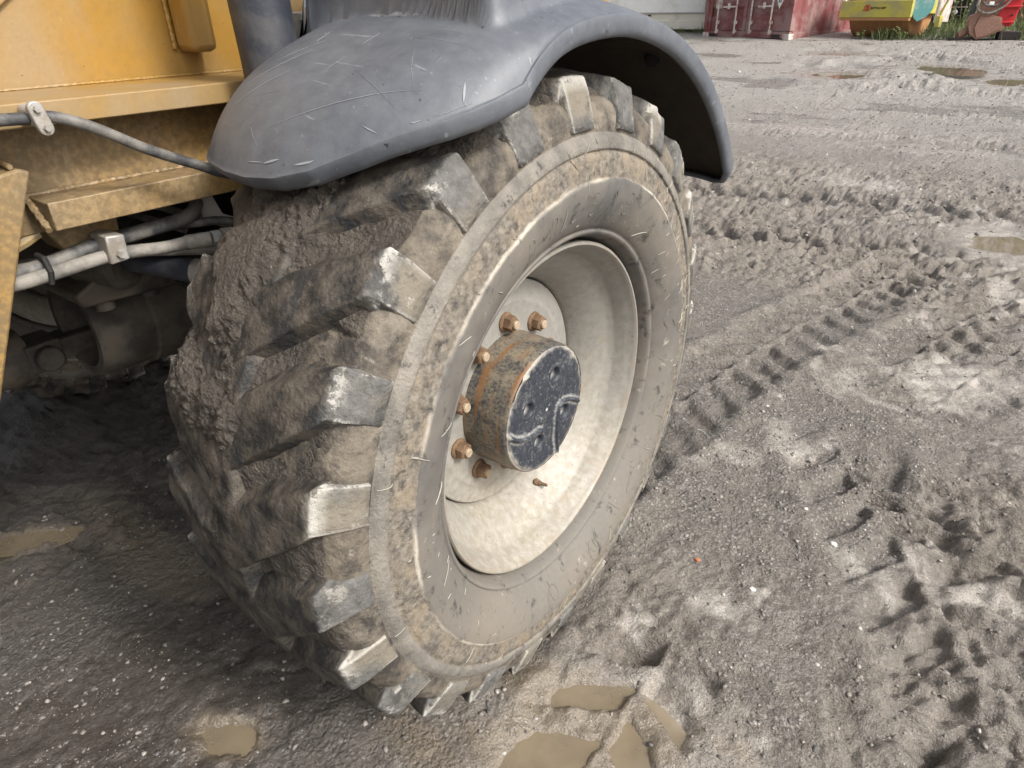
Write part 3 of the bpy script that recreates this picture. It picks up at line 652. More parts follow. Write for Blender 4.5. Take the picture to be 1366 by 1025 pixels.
for k in range(10):
    a = R(52.75+36*k); r0 = random.uniform(0, 1.04)
    o = put('wheel_nut', nme, rim, (0, .1665*math.cos(a), .1665*math.sin(a)), (r0, 0, 0))
vm = MB(); vm.lathe([(0, .0005), (0, .009), (.006, .0085), (.009, .006), (.012, .0065), (.016, .004), (.030, .0035), (.032, .0005)], 14)
va = math.atan2(-.2437, .063)
obj('valve_stem', vm, 'rust', rim, (-.098, .270*math.cos(va), .270*math.sin(va)), (0, 0, R(8)))
# hub: body by lathe, face as a relief with cast pockets and ridges
hb = MB().lathe(dens([(-.165, .150), (-.150, .150), (-.145, .1405), (-.128, .1405), (-.06, .139), (-.038, .138), (-.0285, .1372), (-.0240, .1345)], 3), 120)
hub = obj('hub', hb, 'hub', loader, (0, 0, ZC))
rr_ = np.concatenate([np.linspace(0, .12, 60), np.linspace(.122, .1347, 12)]); aa_ = np.linspace(0, 2*np.pi, 241)
HR, HA = np.meshgrid(rr_, aa_, indexing='ij'); hy = HR*np.cos(HA); hz = HR*np.sin(HA); hx = np.full(hy.shape, -.0222)
for y, z in ((.0263, .0692), (-.065, .0301), (.0639, -.0369), (-.0312, -.063)):
    d = np.hypot(hy-y, hz-z); hx -= .016*(1-sst(.008, .0165, d)); hx += .0015*np.exp(-((d-.018)/.003)**2)
def ridge(pts, hgt, wd):
    global hx
    L = spl([(a, b, 0) for a, b in pts], 24); d = np.full(hy.shape, 9.)
    for p in L: d = np.minimum(d, np.hypot(hy-p.x, hz-p.y))
    hx = hx+hgt*np.exp(-(d/wd)**2)
ridge([(.0375, -.125), (.0327, -.0604), (.0426, -.0096), (.0775, -.0119), (.118, -.0355)], .008, .0048)
ridge([(-.130, .0013), (-.1031, -.0193), (-.0655, -.0312), (-.0367, -.0324), (-.0206, -.0392)], .009, .005)
ridge([(-.122, .046), (-.110, .080), (-.092, .100), (-.068, .108)], .005, .004)
hx += .0012*fbm(hy*90, hz*90, 3, 3)-.0035*sst(.127, .1347, HR)
chip = np.exp(-(((hy+.119)/.012)**2+((hz-.055)/.014)**2)); hx -= .010*chip
obj_face = put('hub_face', grid_mesh('hub_face', np.stack([hx, hy, hz], -1), 'hubface'), hub)
# ---- opposite wheel (same tyre, inboard side towards us)
ty2 = put('tyre', tyre.data, loader, (-2.10-.36, 0, ZC), (0, 0, math.pi)); ty2['label'] = 'far front tyre seen in the dark under the frame'
for k in range(24):
    put('tread_lug', lugs[k % 5], ty2, rot=(R(6+15*k), 0, 0)); put('tread_lug', lugs_in[k % 5], ty2, rot=(R(13.5+15*k), 0, 0))

rm2 = put('rim', rim.data, loader, (-2.46, 0, ZC), (0, 0, math.pi))
obj('brake_drum', MB().lathe([(-.30, .01), (-.30, .24), (-.20, .26), (-.10, .26)], 40), 'grease', rm2)

# ---- fender
def th0(x): return np.interp(x, [-.366, -.362, -.354, -.335, -.30, -.25, -.2, -.15, -.1, -.05, 0, .03, .05, .065, .075], [60, 56, 53.5, 51.6, 50.5, 49.6, 49.3, 49.9, 51.7, 55.0, 59.2, 62.1, 64.8, 67.8, 71.5])
def th1(x): return np.interp(x, [-.366, -.31, -.1, .03, .06, .075], [143, 147.5, 151, 151.5, 150.5, 147.5])
def F(x, th):
    x = np.asarray(x, float); th = np.asarray(th, float)
    c = np.clip((x+.1455)/.2205, -1, 1); r = .738-.026*np.abs(c)**3.5-.004*sst(.45, 1, c)
    r = r+(.00036*sst(-.4, .9, c)+.0002)*np.where(th < 95, 1, .62)*(th-95)
    d = (th-th0(x))*.0128; r = r-.030*np.clip(1-d/.16, 0, 1)**2.2
    y = -r*np.cos(np.radians(th)); z = r*np.sin(np.radians(th))
    lift = .16*sst(-.195, -.165, y)*(1-sst(-.012, .022, x+.0))*(1-sst(.02, .06, y))
    return np.stack([x, y, z+lift], -1)
ux = np.concatenate([-.366+np.array([0, .0015, .004, .008, .014, .021]), np.linspace(-.338, .05, 76), .075-np.array([.018, .011, .006, .0025, 0])]); tv = np.concatenate([[0, .003, .008, .015], np.linspace(.024, .976, 190), [.985, .992, .997, 1]])
TX = np.broadcast_to(ux, (len(tv), len(ux))); TH = th0(ux)[None]+(th1(ux)-th0(ux))[None]*tv[:, None]
V = F(TX, TH); ny, nx = V.shape[:2]
# rolled lip all round, pointing to the wheel
def ringidx():
    a = [(0, j) for j in range(nx)]+[(i, nx-1) for i in range(1, ny)]+[(ny-1, j) for j in range(nx-2, -1, -1)]+[(i, 0) for i in range(ny-2, 0, -1)]; return a
ri = ringidx(); vs = [tuple(v) for v in V.reshape(-1, 3)]; fs = [(i*nx+j, i*nx+j+1, (i+1)*nx+j+1, (i+1)*nx+j) for i in range(ny-1) for j in range(nx-1)]
prev = [i*nx+j for i, j in ri]; m_ = len(ri)
for drop, outw in ((.0006, .0034), (.004, .0050), (.020, .0048), (.028, .002), (.032, -.004), (.032, -.010)):
    cur = []
    for q, (i, j) in enumerate(ri):
        p = Vector(V[i, j]); rad = Vector((0, p.y, p.z)).normalized()
        a = Vector(V[ri[(q-2) % m_]]); b = Vector(V[ri[(q+2) % m_]]); t = (b-a).normalized(); on = t.cross(rad); 
        if on.dot(p-Vector((-.13, 0, .72))) < 0: on = -on
        on.normalize(); cur.append(len(vs)); vs.append(tuple(p-rad*drop+on*outw))
    fs += [(prev[q], prev[(q+1) % m_], cur[(q+1) % m_], cur[q]) for q in range(m_)]; prev = cur
mbf = MB(); mbf.add(vs, fs)
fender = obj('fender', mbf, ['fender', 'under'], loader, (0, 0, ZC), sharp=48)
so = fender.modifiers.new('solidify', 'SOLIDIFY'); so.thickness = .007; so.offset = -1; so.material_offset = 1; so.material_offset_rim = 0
fender['label'] = 'scratched blue-grey plastic mudguard'
# scratches and scrapes lying on the fender skin
mb = MB()
def fstrip(a, b, wd, bend=0, n=10):
    L = []
    for i in range(n+1):
        t = i/n; x = a[0]+(b[0]-a[0])*t+bend*math.sin(math.pi*t)*.002; th = a[1]+(b[1]-a[1])*t+bend*.5*math.sin(math.pi*t)
        th = max(th, float(th0(x))+.6); p = Vector(F(x, th)); q = Vector(F(x+.002, th)); s = Vector(F(x, th+.2)); nn = (q-p).cross(s-p).normalized()
        if nn.dot(p-Vector((p.x, 0, 0))) < 0: nn = -nn
        L.append((p, nn))
    vs = []
    for i, (p, nn) in enumerate(L):
        t = (L[min(i+1, n)][0]-L[max(i-1, 0)][0]).normalized(); s = t.cross(nn); ww = wd*.55*(1-.8*abs(2*i/n-1)**2)
        vs += [p+s*ww+nn*.0009, p+nn*.0011, p-s*ww+nn*.0009]
    mb.add(vs, [f for i in range(n) for f in ((3*i, 3*i+1, 3*i+4, 3*i+3), (3*i+1, 3*i+2, 3*i+5, 3*i+4))])
FS = [((-.19, 54), (.0, 63.5), .0008, 0), ((-.05, 68), (-.01, 63), .0005, -.4), ((-.10, 63), (-.02, 60.5), .0004, 0), ((-.05, 57.5), (-.03, 57.5), .0012, 0),
      ((-.17, 50.8), (-.145, 51.6), .0028, 0), ((-.12, 51.6), (-.095, 51.4), .0030, 0), ((-.20, 50.6), (-.17, 50.9), .0012, 0), ((-.22, 62), (-.29, 57), .0006, 0), ((-.25, 58), (-.20, 59), .0005, 0),
      ((.035, 66.5), (.042, 64.8), .0028, 0), ((-.06, 72), (.0, 72.3), .0006, .4), ((-.07, 70), (.03, 70.5), .0004, 0), ((.02, 61.3), (.05, 62.6), .0006, 0), ((.0, 60.2), (.012, 59.2), .0010, 0), ((-.30, 60), (-.22, 66), .0006, 0), ((-.28, 64), (-.22, 68), .0004, .2)]
for a, b, wd, be in FS: fstrip(a, b, wd, be)
g = random.Random(11)
for k in range(22):
    x = g.uniform(-.30, .05); t = g.uniform(52, 80); ln = g.choice([.006, .01, .02, .035]); d = g.uniform(0, 3.14)
    if t < th0(x)+2: continue
    fstrip((x, t), (x+math.cos(d)*ln, t+math.sin(d)*ln*70), g.choice([.00015, .0002, .0003]), g.uniform(-.25, .25), 5)
sc = obj('scratch', mb, 'scratch', fender, kind='stuff'); sc['label'] = 'pale scratches and scrapes across the fender'
mb = MB()
for i in range(24):
    th = 77+i*1.5
    p = F(.0752, th); mb.add([], [])
bo = MB(); bo.lathe([(-.004, .001), (-.004, .016), (.003, .016), (.003, .0115), (.009, .0115), (.010, .001)], 18)
p = F(-.04, 122); obj('fender_bolt', bo, 'black', fender, tuple(Vector(p)*.985), (R(90), 0, R(-60)))

# ---- chassis frame
fr = obj('chassis_frame', MB().box((-.68, -2.8, 1.20), (-.66, 1.3, 1.66)).box((-.58, -2.8, 1.045), (-.56, 1.3, 1.2045)), 'yellow', loader, bevel=.003)
fr['label'] = 'yellow painted steel frame streaked with dirt'
obj('ledge', MB().box((-.6595, -2.8, 1.205), (-.47, 1.3, 1.236)), 'yellow', fr, bevel=.002)
obj('lower_flange', MB().box((-.5595, -.596, 1.060), (-.49, 1.3, 1.101)), 'yellow', fr, bevel=.002)
def weld(a, b, r, seed, mat='yellow'):
    r *= .75
    a = Vector(a); b = Vector(b); n = max(8, int((b-a).length/.0025)); g = random.Random(seed); pts = []; rf = []
    for i in range(n+1):
        pts.append(a.lerp(b, i/n)+Vector((g.uniform(-.2, .2), g.uniform(-.2, .2), g.uniform(-.2, .2)))*r*.5); rf.append(r*(.85+.10*math.sin(i*1.1)+g.uniform(-.16, .16)))
    return obj('weld_bead', MB().tube(pts, r, 7, rf=rf), mat, fr)
weld((-.557, -.60, 1.103), (-.557, .3, 1.103), .0065, 1); weld((-.56, -.600, 1.105), (-.50, -.602, 1.062), .008, 2); weld((-.657, -.9, 1.238), (-.657, .2, 1.238), .004, 3)
obj('gusset', MB().box((-.66, -.255, 1.275), (-.60, -.205, 1.66)), 'yellow', fr, bevel=.012); weld((-.655, -.259, 1.28), (-.655, -.259, 1.5), .006, 4)
obj('gusset', MB().bar((-.66, -.56, 1.345), (-.66, -.40, 1.46), .05, .02, (1, 0, 0)), 'yellow', fr, bevel=.003)
gp = MB().prism([(-.607, 1.150), (-.622, 1.155), (-.95, 1.10), (-.95, .80), (-.77, .80)], 0, -.56, -.475); obj('gusset', gp, 'yellow', fr, bevel=.004)
weld((-.558, -.606, 1.148), (-.558, -.66, 1.19), .006, 5); weld((-.48, -.628, 1.158), (-.558, -.622, 1.162), .006, 6)
obj('bracket', MB().prism([(-.585, 1.0455), (-.47, 1.0455), (-.475, .995), (-.56, 1.0)], 0, -.66, -.582), 'yellow', fr, bevel=.003)
obj('frame_edge', MB().tube(spl([(-.57, -.80, 1.02), (-.57, -.70, 1.015), (-.57, -.63, 1.033), (-.57, -.597, 1.046)], 5), .010, 8), 'weld', fr)
# black boxes under the machine, added to block the sky and yard behind
obj('belly_blocker', MB().box((-1.9, -2.8, 1.05), (-.80, 1.3, 1.60)).box((-1.75, .30, .62), (-.85, 1.2, 1.06)), 'black', loader, bevel=.02)
obj('gap_blocker', MB().box((-2.0, -2.8, .36), (-1.72, -.50, 1.045)), 'black', loader, bevel=.03)  # added dark box that closes the bright gap to the far side
hd = obj('unseen_hood', MB().prism([(-2.8, 1.66), (-2.8, 2.25), (-2.3, 2.4), (-.3, 2.4), (-.1, 1.66)], 0, -1.85, -.665), 'yellow', loader, bevel=.04)  # hood and cab are out of view, added to shade the left ground
for k in range(8): obj('hood_slat', MB().box((-.665, -2.4, 1.80+k*.05), (-.655, -1.5, 1.825+k*.05)), 'black', hd)
unseen_cab = obj('unseen_cab', MB().box((-1.8, -.08, 1.66), (-.70, 1.25, 3.0)), 'yellow', loader, bevel=.06)
MAT['glass'] = MT('dark_cab_glass').fin((.02, .025, .03), .05)
obj('cab_window', MB().box((-.702, .05, 2.1), (-.692, 1.15, 2.85)), 'glass', unseen_cab, bevel=.004)
# axle, differential, drive shaft
ax = obj('axle_housing', MB().lathe(dens([(-2.25, .10), (-1.75, .11), (-1.6, .14), (-1.45, .22), (-1.25, .25), (-1.05, .22), (-.9, .14), (-.75, .12), (-.36, .115), (-.33, .15), (-.22, .15)], 3), 40), 'castiron', loader, (0, 0, .66))
tr = dens([(0, .092), (0, .110), (.012, .118), (.06, .122), (.115, .122), (.12, .128), (.20, .132), (.205, .125), (.34, .13)], 2)+[(.34, .02)]
obj('trunnion', MB().lathe([(.20, .01), (.19, .086)]+dens([(.10, .088), (0, .092)], 2)+tr, 44), 'castiron', ax, (-.95, -.475, .08), (0, 0, R(90)), sharp=40)
obj('mount_pad', MB().prism([(-.52, .855), (-.34, .845), (-.33, .885), (-.48, .905), (-.53, .88)], 0, -.92, -.72), 'grease', ax, (0, 0, -.66), bevel=.006)
for y in (-.475, -.385): obj('bolt_head', MB().tube([(-.745, y, .835), (-.745, y, .855)], .018, 12), 'castiron', ax, (0, 0, -.66))
ds = obj('drive_shaft', MB().tube([(-1.05, -2.4, .665), (-1.05, -.62, .68), (-1.05, -.60, .68), (-1.05, -.56, .68)], .055, 24, rf=[.06, .06, .068, .06]), 'grease', loader)
jm = MB().box((-1.075, -.57, .65), (-.985, -.50, .715)).tube([(-.99, -.535, .682), (-.96, -.535, .682)], .028, 16).box((-1.07, -.50, .655), (-1.0, -.40, .705))
obj('universal_joint', jm, 'castiron', ds, bevel=.005)
obj('steering_cylinder', MB().tube([(-.80, -.475, .940), (-.78, -.467, .937), (-.70, -.433, .930), (-.69, -.429, .929)], .07, 26, rf=[.045, .056, .056, .045]), 'castiron', loader, sharp=40)
obj('steering_rod', MB().tube([(-.80, -.475, .945), (-.565, -.375, .918), (-.36, -.28, .895)], .0225, 20), 'cyl', loader)
obj('rod_end', MB().tube([(-.56, -.373, .9175), (-.50, -.345, .911)], .0245, 20), 'hosegrey', loader)
# hoses
def hose(pts, r, mat, label=None, name='hose'):
    o = obj(name, MB().tube(spl(pts, 8), r, 14), mat, loader)
    if label: o['label'] = label
    return o
h1 = hose([(-.44, -.90, 1.225), (-.44, -.70, 1.222), (-.443, -.632, 1.221), (-.443, -.594, 1.219), (-.44, -.567, 1.217), (-.43, -.528, 1.200), (-.425, -.465, 1.162), (-.42, -.402, 1.131), (-.40, -.352, 1.108), (-.38, -.28, 1.10)], .0078, 'hose', 'dusty black hose clamped to the yellow ledge')
cm = MB(); outl = []
for t in np.linspace(0, math.pi, 9): outl.append((-.0095*math.cos(t), .0125+.0095*math.sin(t)))
for t in np.linspace(math.pi, 2*math.pi, 9): outl.append((-.0095*math.cos(t), -.0125+.0095*math.sin(t)))
cm.prism(outl, 0, 0, .010); cl_ = obj('hose_clamp', cm, 'zinc', h1, (-.434, -.590, 1.219), (R(12), 0, 0), bevel=.0015)
for dz in (.012, -.012): obj('clamp_bolt', hexm(0, .005, .0045, 6), 'zinc', h1, (-.4235, -.590-.2*dz, 1.219+dz))
obj('clamp_base', MB().box((-.47, -.600, 1.209), (-.434, -.580, 1.235)), 'zinc', h1, bevel=.006)
h2 = hose([(-.56, -.82, 1.02), (-.54, -.725, 1.013), (-.54, -.653, 1.003), (-.54, -.612, 1.002), (-.545, -.529, 1.012), (-.55, -.442, 1.015), (-.55, -.385, 1.018), (-.555, -.350, 1.028), (-.58, -.335, 1.043), (-.62, -.365, 1.046), (-.70, -.44, 1.03)], .0125, 'hose', 'thick black hose curving under the frame')
h3 = hose([(-.54, -.82, 1.005), (-.52, -.736, .999), (-.52, -.664, .993), (-.52, -.612, .994), (-.52, -.521, .998), (-.515, -.44, .989), (-.50, -.405, .992)], .0108, 'hosegrey', 'pale dusty hose below the black one')
obj('crimp_sleeve', MB().tube([(-.50, -.408, .992), (-.485, -.370, .992)], .0128, 14), 'hosegrey', h3)
obj('hex_fitting', MB().tube([(-.485, -.368, .992), (-.483, -.353, .991)], .0128, 6), 'zinc', h3); obj('hex_fitting', MB().tube([(-.482, -.350, .991), (-.48, -.330, .989)], .0145, 6), 'zinc', h3)
obj('elbow_fitting', MB().tube(spl([(-.48, -.330, .989), (-.48, -.312, .987), (-.482, -.303, .975), (-.485, -.303, .95)], 4), .0115, 12), 'rust', h3)
hose([(-.62, -.40, .995), (-.56, -.345, 1.003), (-.54, -.305, 1.000), (-.53, -.275, .985), (-.52, -.25, .95)], .008, 'hose')
hose([(-.70, -.62, .97), (-.64, -.50, .975), (-.60, -.42, .962), (-.56, -.36, .955), (-.50, -.30, .95)], .009, 'hosegrey')
obj('hose_block', MB().prism([(-.531, 1.034), (-.502, 1.031), (-.503, .990), (-.534, .988)], 0, -.555, -.500), 'zinc', h3, bevel=.003)
obj('block_bolt', hexm(0, .007, .0065, 6), 'zinc', h3, (-.50, -.517, 1.002))
obj('cable_tie', MB().tube([(-.55, -.614, 1.018), (-.525, -.614, 1.017), (-.508, -.617, 1.000), (-.512, -.620, .982)], .0045, 8), 'black', h3)
obj('torn_sheet', MB().add([(-.56, -.342, 1.058), (-.56, -.312, 1.058), (-.555, -.298, 1.01), (-.55, -.276, .998), (-.56, -.300, .994), (-.565, -.330, 1.005), (-.575, -.338, 1.058), (-.575, -.308, 1.058), (-.57, -.298, 1.008), (-.565, -.276, .994), (-.575, -.300, .990), (-.58, -.330, 1.005)],
    [(0, 1, 2, 5), (2, 3, 4, 5), (6, 11, 8, 7), (8, 11, 10, 9), (0, 6, 7, 1), (1, 7, 8, 2), (2, 8, 9, 3), (3, 9, 10, 4), (4, 10, 11, 5), (5, 11, 6, 0)]), 'rag', loader)
obj('cross_pipe', MB().tube([(-.80, -.39, 1.005), (-.70, -.30, .955)], .008, 10), 'hosegrey', loader); obj('cross_pipe', MB().tube([(-.80, -.345, 1.012), (-.70, -.20, .94)], .008, 10), 'hosegrey', loader)
obj('guard_plate', MB().add([(-1.2, -.95, .86), (-1.2, -.55, .86), (-1.25, -.42, .80), (-1.3, -.50, .74), (-1.35, -.95, .74), (-1.21, -.95, .85), (-1.21, -.55, .85), (-1.26, -.42, .79), (-1.31, -.50, .73), (-1.36, -.95, .73)], [(0, 1, 2, 3, 4), (5, 9, 8, 7, 6), (0, 5, 6, 1), (1, 6, 7, 2), (2, 7, 8, 3), (3, 8, 9, 4), (4, 9, 5, 0)]), 'castiron', loader)
# lift cylinder between frame and fender, with its bracket
lc = obj('lift_cylinder', MB().tube([(-.40, -.240, 1.10), (-.40, -.243, 1.27), (-.40, -.247, 1.36), (-.40, -.27, 2.1)], .0465, 28), 'cyl', loader)
obj('fender_bracket', MB().box((-.60, -.10, 1.20), (-.52, .05, 1.5)), 'yellow', loader, bevel=.004)
obj('bracket_plate', MB().box((-.52, -.125, 1.28), (-.50, -.04, 1.335)), 'zinc', loader, bevel=.003)
obj('bracket_bolt', hexm(0, .018, .013, 6), 'zinc', loader, (-.50, -.085, 1.322))
obj('fender_post', MB().bar((-.46, -.02, 1.2), (-.46, .0, 1.8), .03, .05, (1, 0, 0)), 'black', loader, bevel=.003)
obj('stay_pin', MB().tube([(-.47, -.335, 1.135), (-.33, -.34, 1.15)], .0085, 12), 'zinc', loader)

# ================================================================== BACKGROUND
MAT['cred'] = simple('container_red_paint', (.20, .06, .058), .6, 0, .3, 6, (.26, .16, .145), .4, .1, 30)
MAT['cgrey'] = simple('worn_pale_steel', (.62, .56, .52), .55, .1, .3, 18, (.34, .2, .15), .3)
MAT['cdark'] = simple('dark_gap', (.03, .022, .02), .8)
MAT['white'] = simple('white_panel', (.80, .80, .76), .45, 0, .12, 4, (.62, .60, .54), .25, .05)
MAT['pinkgrey'] = simple('faded_grey_panel', (.50, .45, .44), .5, 0, .15, 5)
MAT['cream'] = simple('cream_skirt', (.72, .69, .58), .5, 0, .15, 5, (.5, .45, .36), .25)
MAT['ryel'] = simple('faded_yellow_paint', (.50, .44, .075), .5, 0, .2, 8, (.36, .32, .13), .4)
MAT['drum'] = m_rust('rusty_drum', (.26, .115, .04), (.46, .24, .10))
MAT['teal'] = simple('teal_paint', (.14, .36, .34), .5, 0, .25, 9, (.45, .50, .46), .4)
MAT['red'] = simple('bright_red_paint', (.50, .02, .025), .45, 0, .25, 10)
MAT['brk'] = m_rust('worn_breaker_housing', (.17, .085, .06), (.33, .19, .14))
MAT['binb'] = simple('black_plastic', (.014, .016, .022), .4, 0, .3, 10)
MAT['yl'] = simple('sticker_yellow', (.75, .45, .02), .5); MAT['mred'] = simple('red_print', (.45, .04, .02), .5); MAT['mblk'] = simple('black_print', (.02, .02, .02), .5)
MAT['wood'] = simple('weathered_wood', (.52, .47, .40), .8, 0, .4, 12)
def leafmat(name, a, b):
    m = MT(name); c = m.mix(m.noise(9, 4), a, b); m.fin(c, .6); return m.m
MAT['grass'] = leafmat('grass_blades', (.07, .105, .03), (.16, .19, .075)); MAT['weed'] = leafmat('weed_leaves', (.10, .15, .05), (.26, .28, .12)); MAT['leaf'] = leafmat('tree_leaves', (.03, .07, .018), (.10, .15, .05)); MAT['bark'] = simple('bark', (.10, .075, .05), .9)
MAT['drygrass'] = leafmat('dry_weeds', (.24, .18, .09), (.38, .30, .17))
# ---- shipping container: local x = across the doors, y = away, z = up
ct = thing('shipping_container', 'faded dark red shipping container with white lock rods on its closed doors', 'container', (-6.66, 16.58, .60), math.atan2(15.88-16.58, -4.40+6.66))
W_, L_, H_ = 2.38, 6.06, 2.59
obj('frame', MB().box((0, 0, .03), (W_, .09, .16)).box((0, 0, H_-.12), (W_, .09, H_)).box((0, .0, .17), (.09, .12, H_-.13)).box((W_-.09, 0, .17), (W_, .12, H_-.13)).box((W_-.06, .13, .02), (W_, L_, .14)).box((0, .13, .02), (.06, L_, .14)).box((W_-.06, .13, H_-.12), (W_, L_, H_)).box((0, .13, H_-.12), (.06, L_, H_)), 'cred', ct, bevel=.006)
for x in (-.005, W_-.165):
    for z in (0, H_-.12): obj('corner_casting', MB().box((x, -.012, z), (x+.17, .165, z+.12)), 'cgrey', ct, bevel=.01)
for x in (.20, W_-.45): obj('fork_pocket', MB().box((x, -.006, .045), (x+.22, .03, .105)), 'cdark', ct)
def corr(n, x0, x1, dep):
    prf = []; st = (x1-x0)/n
    for i in range(n):
        a = x0+i*st; prf += [(a, 0), (a+st*.26, 0), (a+st*.42, dep), (a+st*.80, dep), (a+st*.96, 0)]
    return prf+[(x1, 0)]
pf = corr(20, .13, L_-.02, .036); vs = []; 
for y, d in pf: vs += [(W_-.012-d, y, .14), (W_-.012-d, y, H_-.12)]
obj('side_wall', MB().add(vs, [(2*i, 2*i+2, 2*i+3, 2*i+1) for i in range(len(pf)-1)]), 'cred', ct, sharp=10)
vs = []
for y, d in pf: vs += [(.012+d, y, .14), (.012+d, y, H_-.12)]
obj('side_wall', MB().add(vs, [(2*i, 2*i+1, 2*i+3, 2*i+2) for i in range(len(pf)-1)]), 'cred', ct, sharp=10)
obj('roof', MB().box((.03, .05, H_-.03), (W_-.03, L_-.02, H_-.005)), 'cred', ct); obj('end_wall', MB().box((.03, L_-.05, .03), (W_-.03, L_, H_)), 'cred', ct)
for s in (0, 1):
    x0 = .095 if s == 0 else W_/2+.008; x1 = W_/2-.008 if s == 0 else W_-.095
    zz = [.17]; pr = [(.17, 0)]
    for c in (.42, .98, 1.54, 2.1): pr += [(c, 0), (c+.05, .035), (c+.19, .035), (c+.24, 0)]
    pr += [(H_-.125, 0)]
    vs = []
    for z, d in pr: vs += [(x0+.09, .045+d, z), (x1-.09, .045+d, z)]
    dm = MB().add(vs, [(2*i, 2*i+1, 2*i+3, 2*i+2) for i in range(len(pr)-1)])
    dm.box((x0, .02, .165), (x0+.088, .06, H_-.125)).box((x1-.088, .02, .165), (x1, .06, H_-.125))
    door = obj('door', dm, 'cred', ct, sharp=15)
    for rx in ((x0+.30, x1-.27) if s == 0 else (x0+.13, x1-.42)):
        obj('lock_rod', MB().tube([(rx, -.02, .10), (rx, -.02, H_-.08)], .019, 10), 'cgrey', door)
        for zk in (.115, .30): obj('rod_bracket', MB().box((rx-.045, -.012, zk), (rx+.045, .022, zk+.07)), 'cgrey', door, bevel=.008)
        hz_ = .70 if rx > x0+.4 or s else .70
        sg = -1 if (s == 0 and rx > x0+.4) or (s == 1 and rx > x0+.4) else 1
        zh = .66 if sg < 0 else .90
        obj('rod_handle', MB().bar((rx, -.045, zh), (rx+sg*.36, -.045, zh-.01), .012, .035).box((rx+sg*.2-.03, -.06, zh-.05), (rx+sg*.2+.03, -.03, zh+.07)), 'cgrey', door, bevel=.004)
obj('door_gasket', MB().box((W_/2-.0075, .03, .17), (W_/2+.0075, .05, H_-.13)), 'cdark', ct)
obj('data_panel', MB().box((.27, .040, .62), (.45, .0445, .95)), 'cgrey', ct); obj('sticker', MB().box((1.88, .040, .86), (2.02, .0445, .97)), 'yl', ct)
obj('warning_triangle', MB().prism([(1.91, .80), (2.09, .80), (2.0, .60)], 1, .038, .0445), 'white', ct)
ct.children[-1].data  # triangle print
obj('triangle_print', MB().box((1.965, .036, .72), (1.99, .0378, .77)).box((2.005, .036, .72), (2.03, .0378, .77)), 'mblk', ct)
# ---- caravan
cv = thing('caravan', 'white caravan with dark window parked behind the red container', 'caravan', (-10.0, 17.75, .70), R(-1))
obj('body', MB().prism([(-.3, .42), (-.3, 2.3), (.1, 2.55), (2.2, 2.55), (2.2, .42)], 0, 0, 3.0), 'white', cv, bevel=.03)
obj('skirt', MB().box((0, -.265, .06), (3.05, 2.1, .418)), 'cream', cv, bevel=.01)
obj('skirt_panel', MB().prism([(.95, .05), (.95, .20), (1.02, .265), (2.88, .265), (2.95, .20), (2.95, .05)], 1, -.295, -.2655), 'cream', cv, bevel=.015)
obj('trim_strip', MB().box((0, -.312, .425), (3.05, -.301, .445)), 'pinkgrey', cv); obj('trim_strip', MB().box((0, -.312, .80), (3.5, -.301, .83)), 'pinkgrey', cv)
obj('front_panel', MB().box((3.0, -.28, .40), (5.2, 2.1, 2.4)), 'pinkgrey', cv, bevel=.03); obj('bumper_panel', MB().prism([(3.05, .06), (3.05, .36), (3.3, .40), (5.2, .40), (5.2, .06)], 1, -.29, 2.0), 'pinkgrey', cv, bevel=.02)
wn = obj('window', MB().box((3.22, -.305, .56), (4.6, -.275, 1.4)), 'binb', cv, bevel=.03); obj('pane', MB().box((3.27, -.312, .61), (3.44, -.306, 1.34)), 'pinkgrey', wn)
for i in range(4): obj('curtain_strip', MB().box((3.5+i*.1, -.312, .61), (3.53+i*.1, -.306, 1.34)), 'pinkgrey', wn)
for x, z, mt in ((.12, .76, 'cdark'), (2.88, .74, 'red'), (1.42, .36, 'cdark')): obj('marker_light', MB().box((x, -.325, z), (x+.07, -.3, z+.035)), mt, cv)
for x in (1.6, 3.9): obj('wheel', MB().lathe([(-.1, .05), (-.1, .3), (.1, .3), (.1, .05)], 24), 'black', cv, (x, .2, .27), (0, 0, R(90)))
# ---- towed roller
rl = thing('road_roller', 'rusty drum roller with bright yellow front beam and teal side plate', 'roller', (-3.52, 16.42, .62), math.atan2(16.12-16.42, -2.13+3.52))
Wb = 1.45
obj('drum', MB().lathe([(.13, .05), (.13, .60), (.15, .62), (Wb-.10, .62), (Wb-.08, .60), (Wb-.08, .05)], 56), 'drum', rl, (0, .70, .60), sharp=30)
bm = obj('front_beam', MB().box((-.02, -.06, .40), (Wb-.01, .05, .71)), 'ryel', rl, bevel=.01); bm['label'] = 'bright yellow cross beam with a small logo'
obj('beam_lip', MB().box((.01, -.055, .345), (Wb-.03, .06, .398)), 'drum', rl)
obj('side_plate', MB().box((-.02, .055, .55), (.02, 1.4, .74)), 'white', rl, bevel=.008)
sp = [(.06, .36), (.0, .50), (.02, .72), (.10, .86), (.22, .93), (.33, .90), (.38, .74), (.36, .50), (.27, .38), (.14, .30)]
obj('side_plate', MB().prism(sp, 1, 0, .05), 'teal', rl, (Wb-.03, .02, .02), (0, 0, R(28)), bevel=.008)
obj('frame_arm', MB().box((Wb+.33, .25, .30), (Wb+.38, .9, .95)), 'cgrey', rl, bevel=.01); obj('side_rail', MB().box((Wb-.02, .1, .45), (Wb+.03, 1.4, .70)), 'ryel', rl, bevel=.01)
obj('lever', MB().tube(spl([(Wb+.40, .3, .28), (Wb+.42, .3, .45), (Wb+.50, .3, .75), (Wb+.52, .3, 1.05)], 4), .022, 8), 'ryel', rl); obj('lever_bracket', MB().box((Wb+.36, .25, .22), (Wb+.45, .4, .42)), 'ryel', rl, bevel=.01)
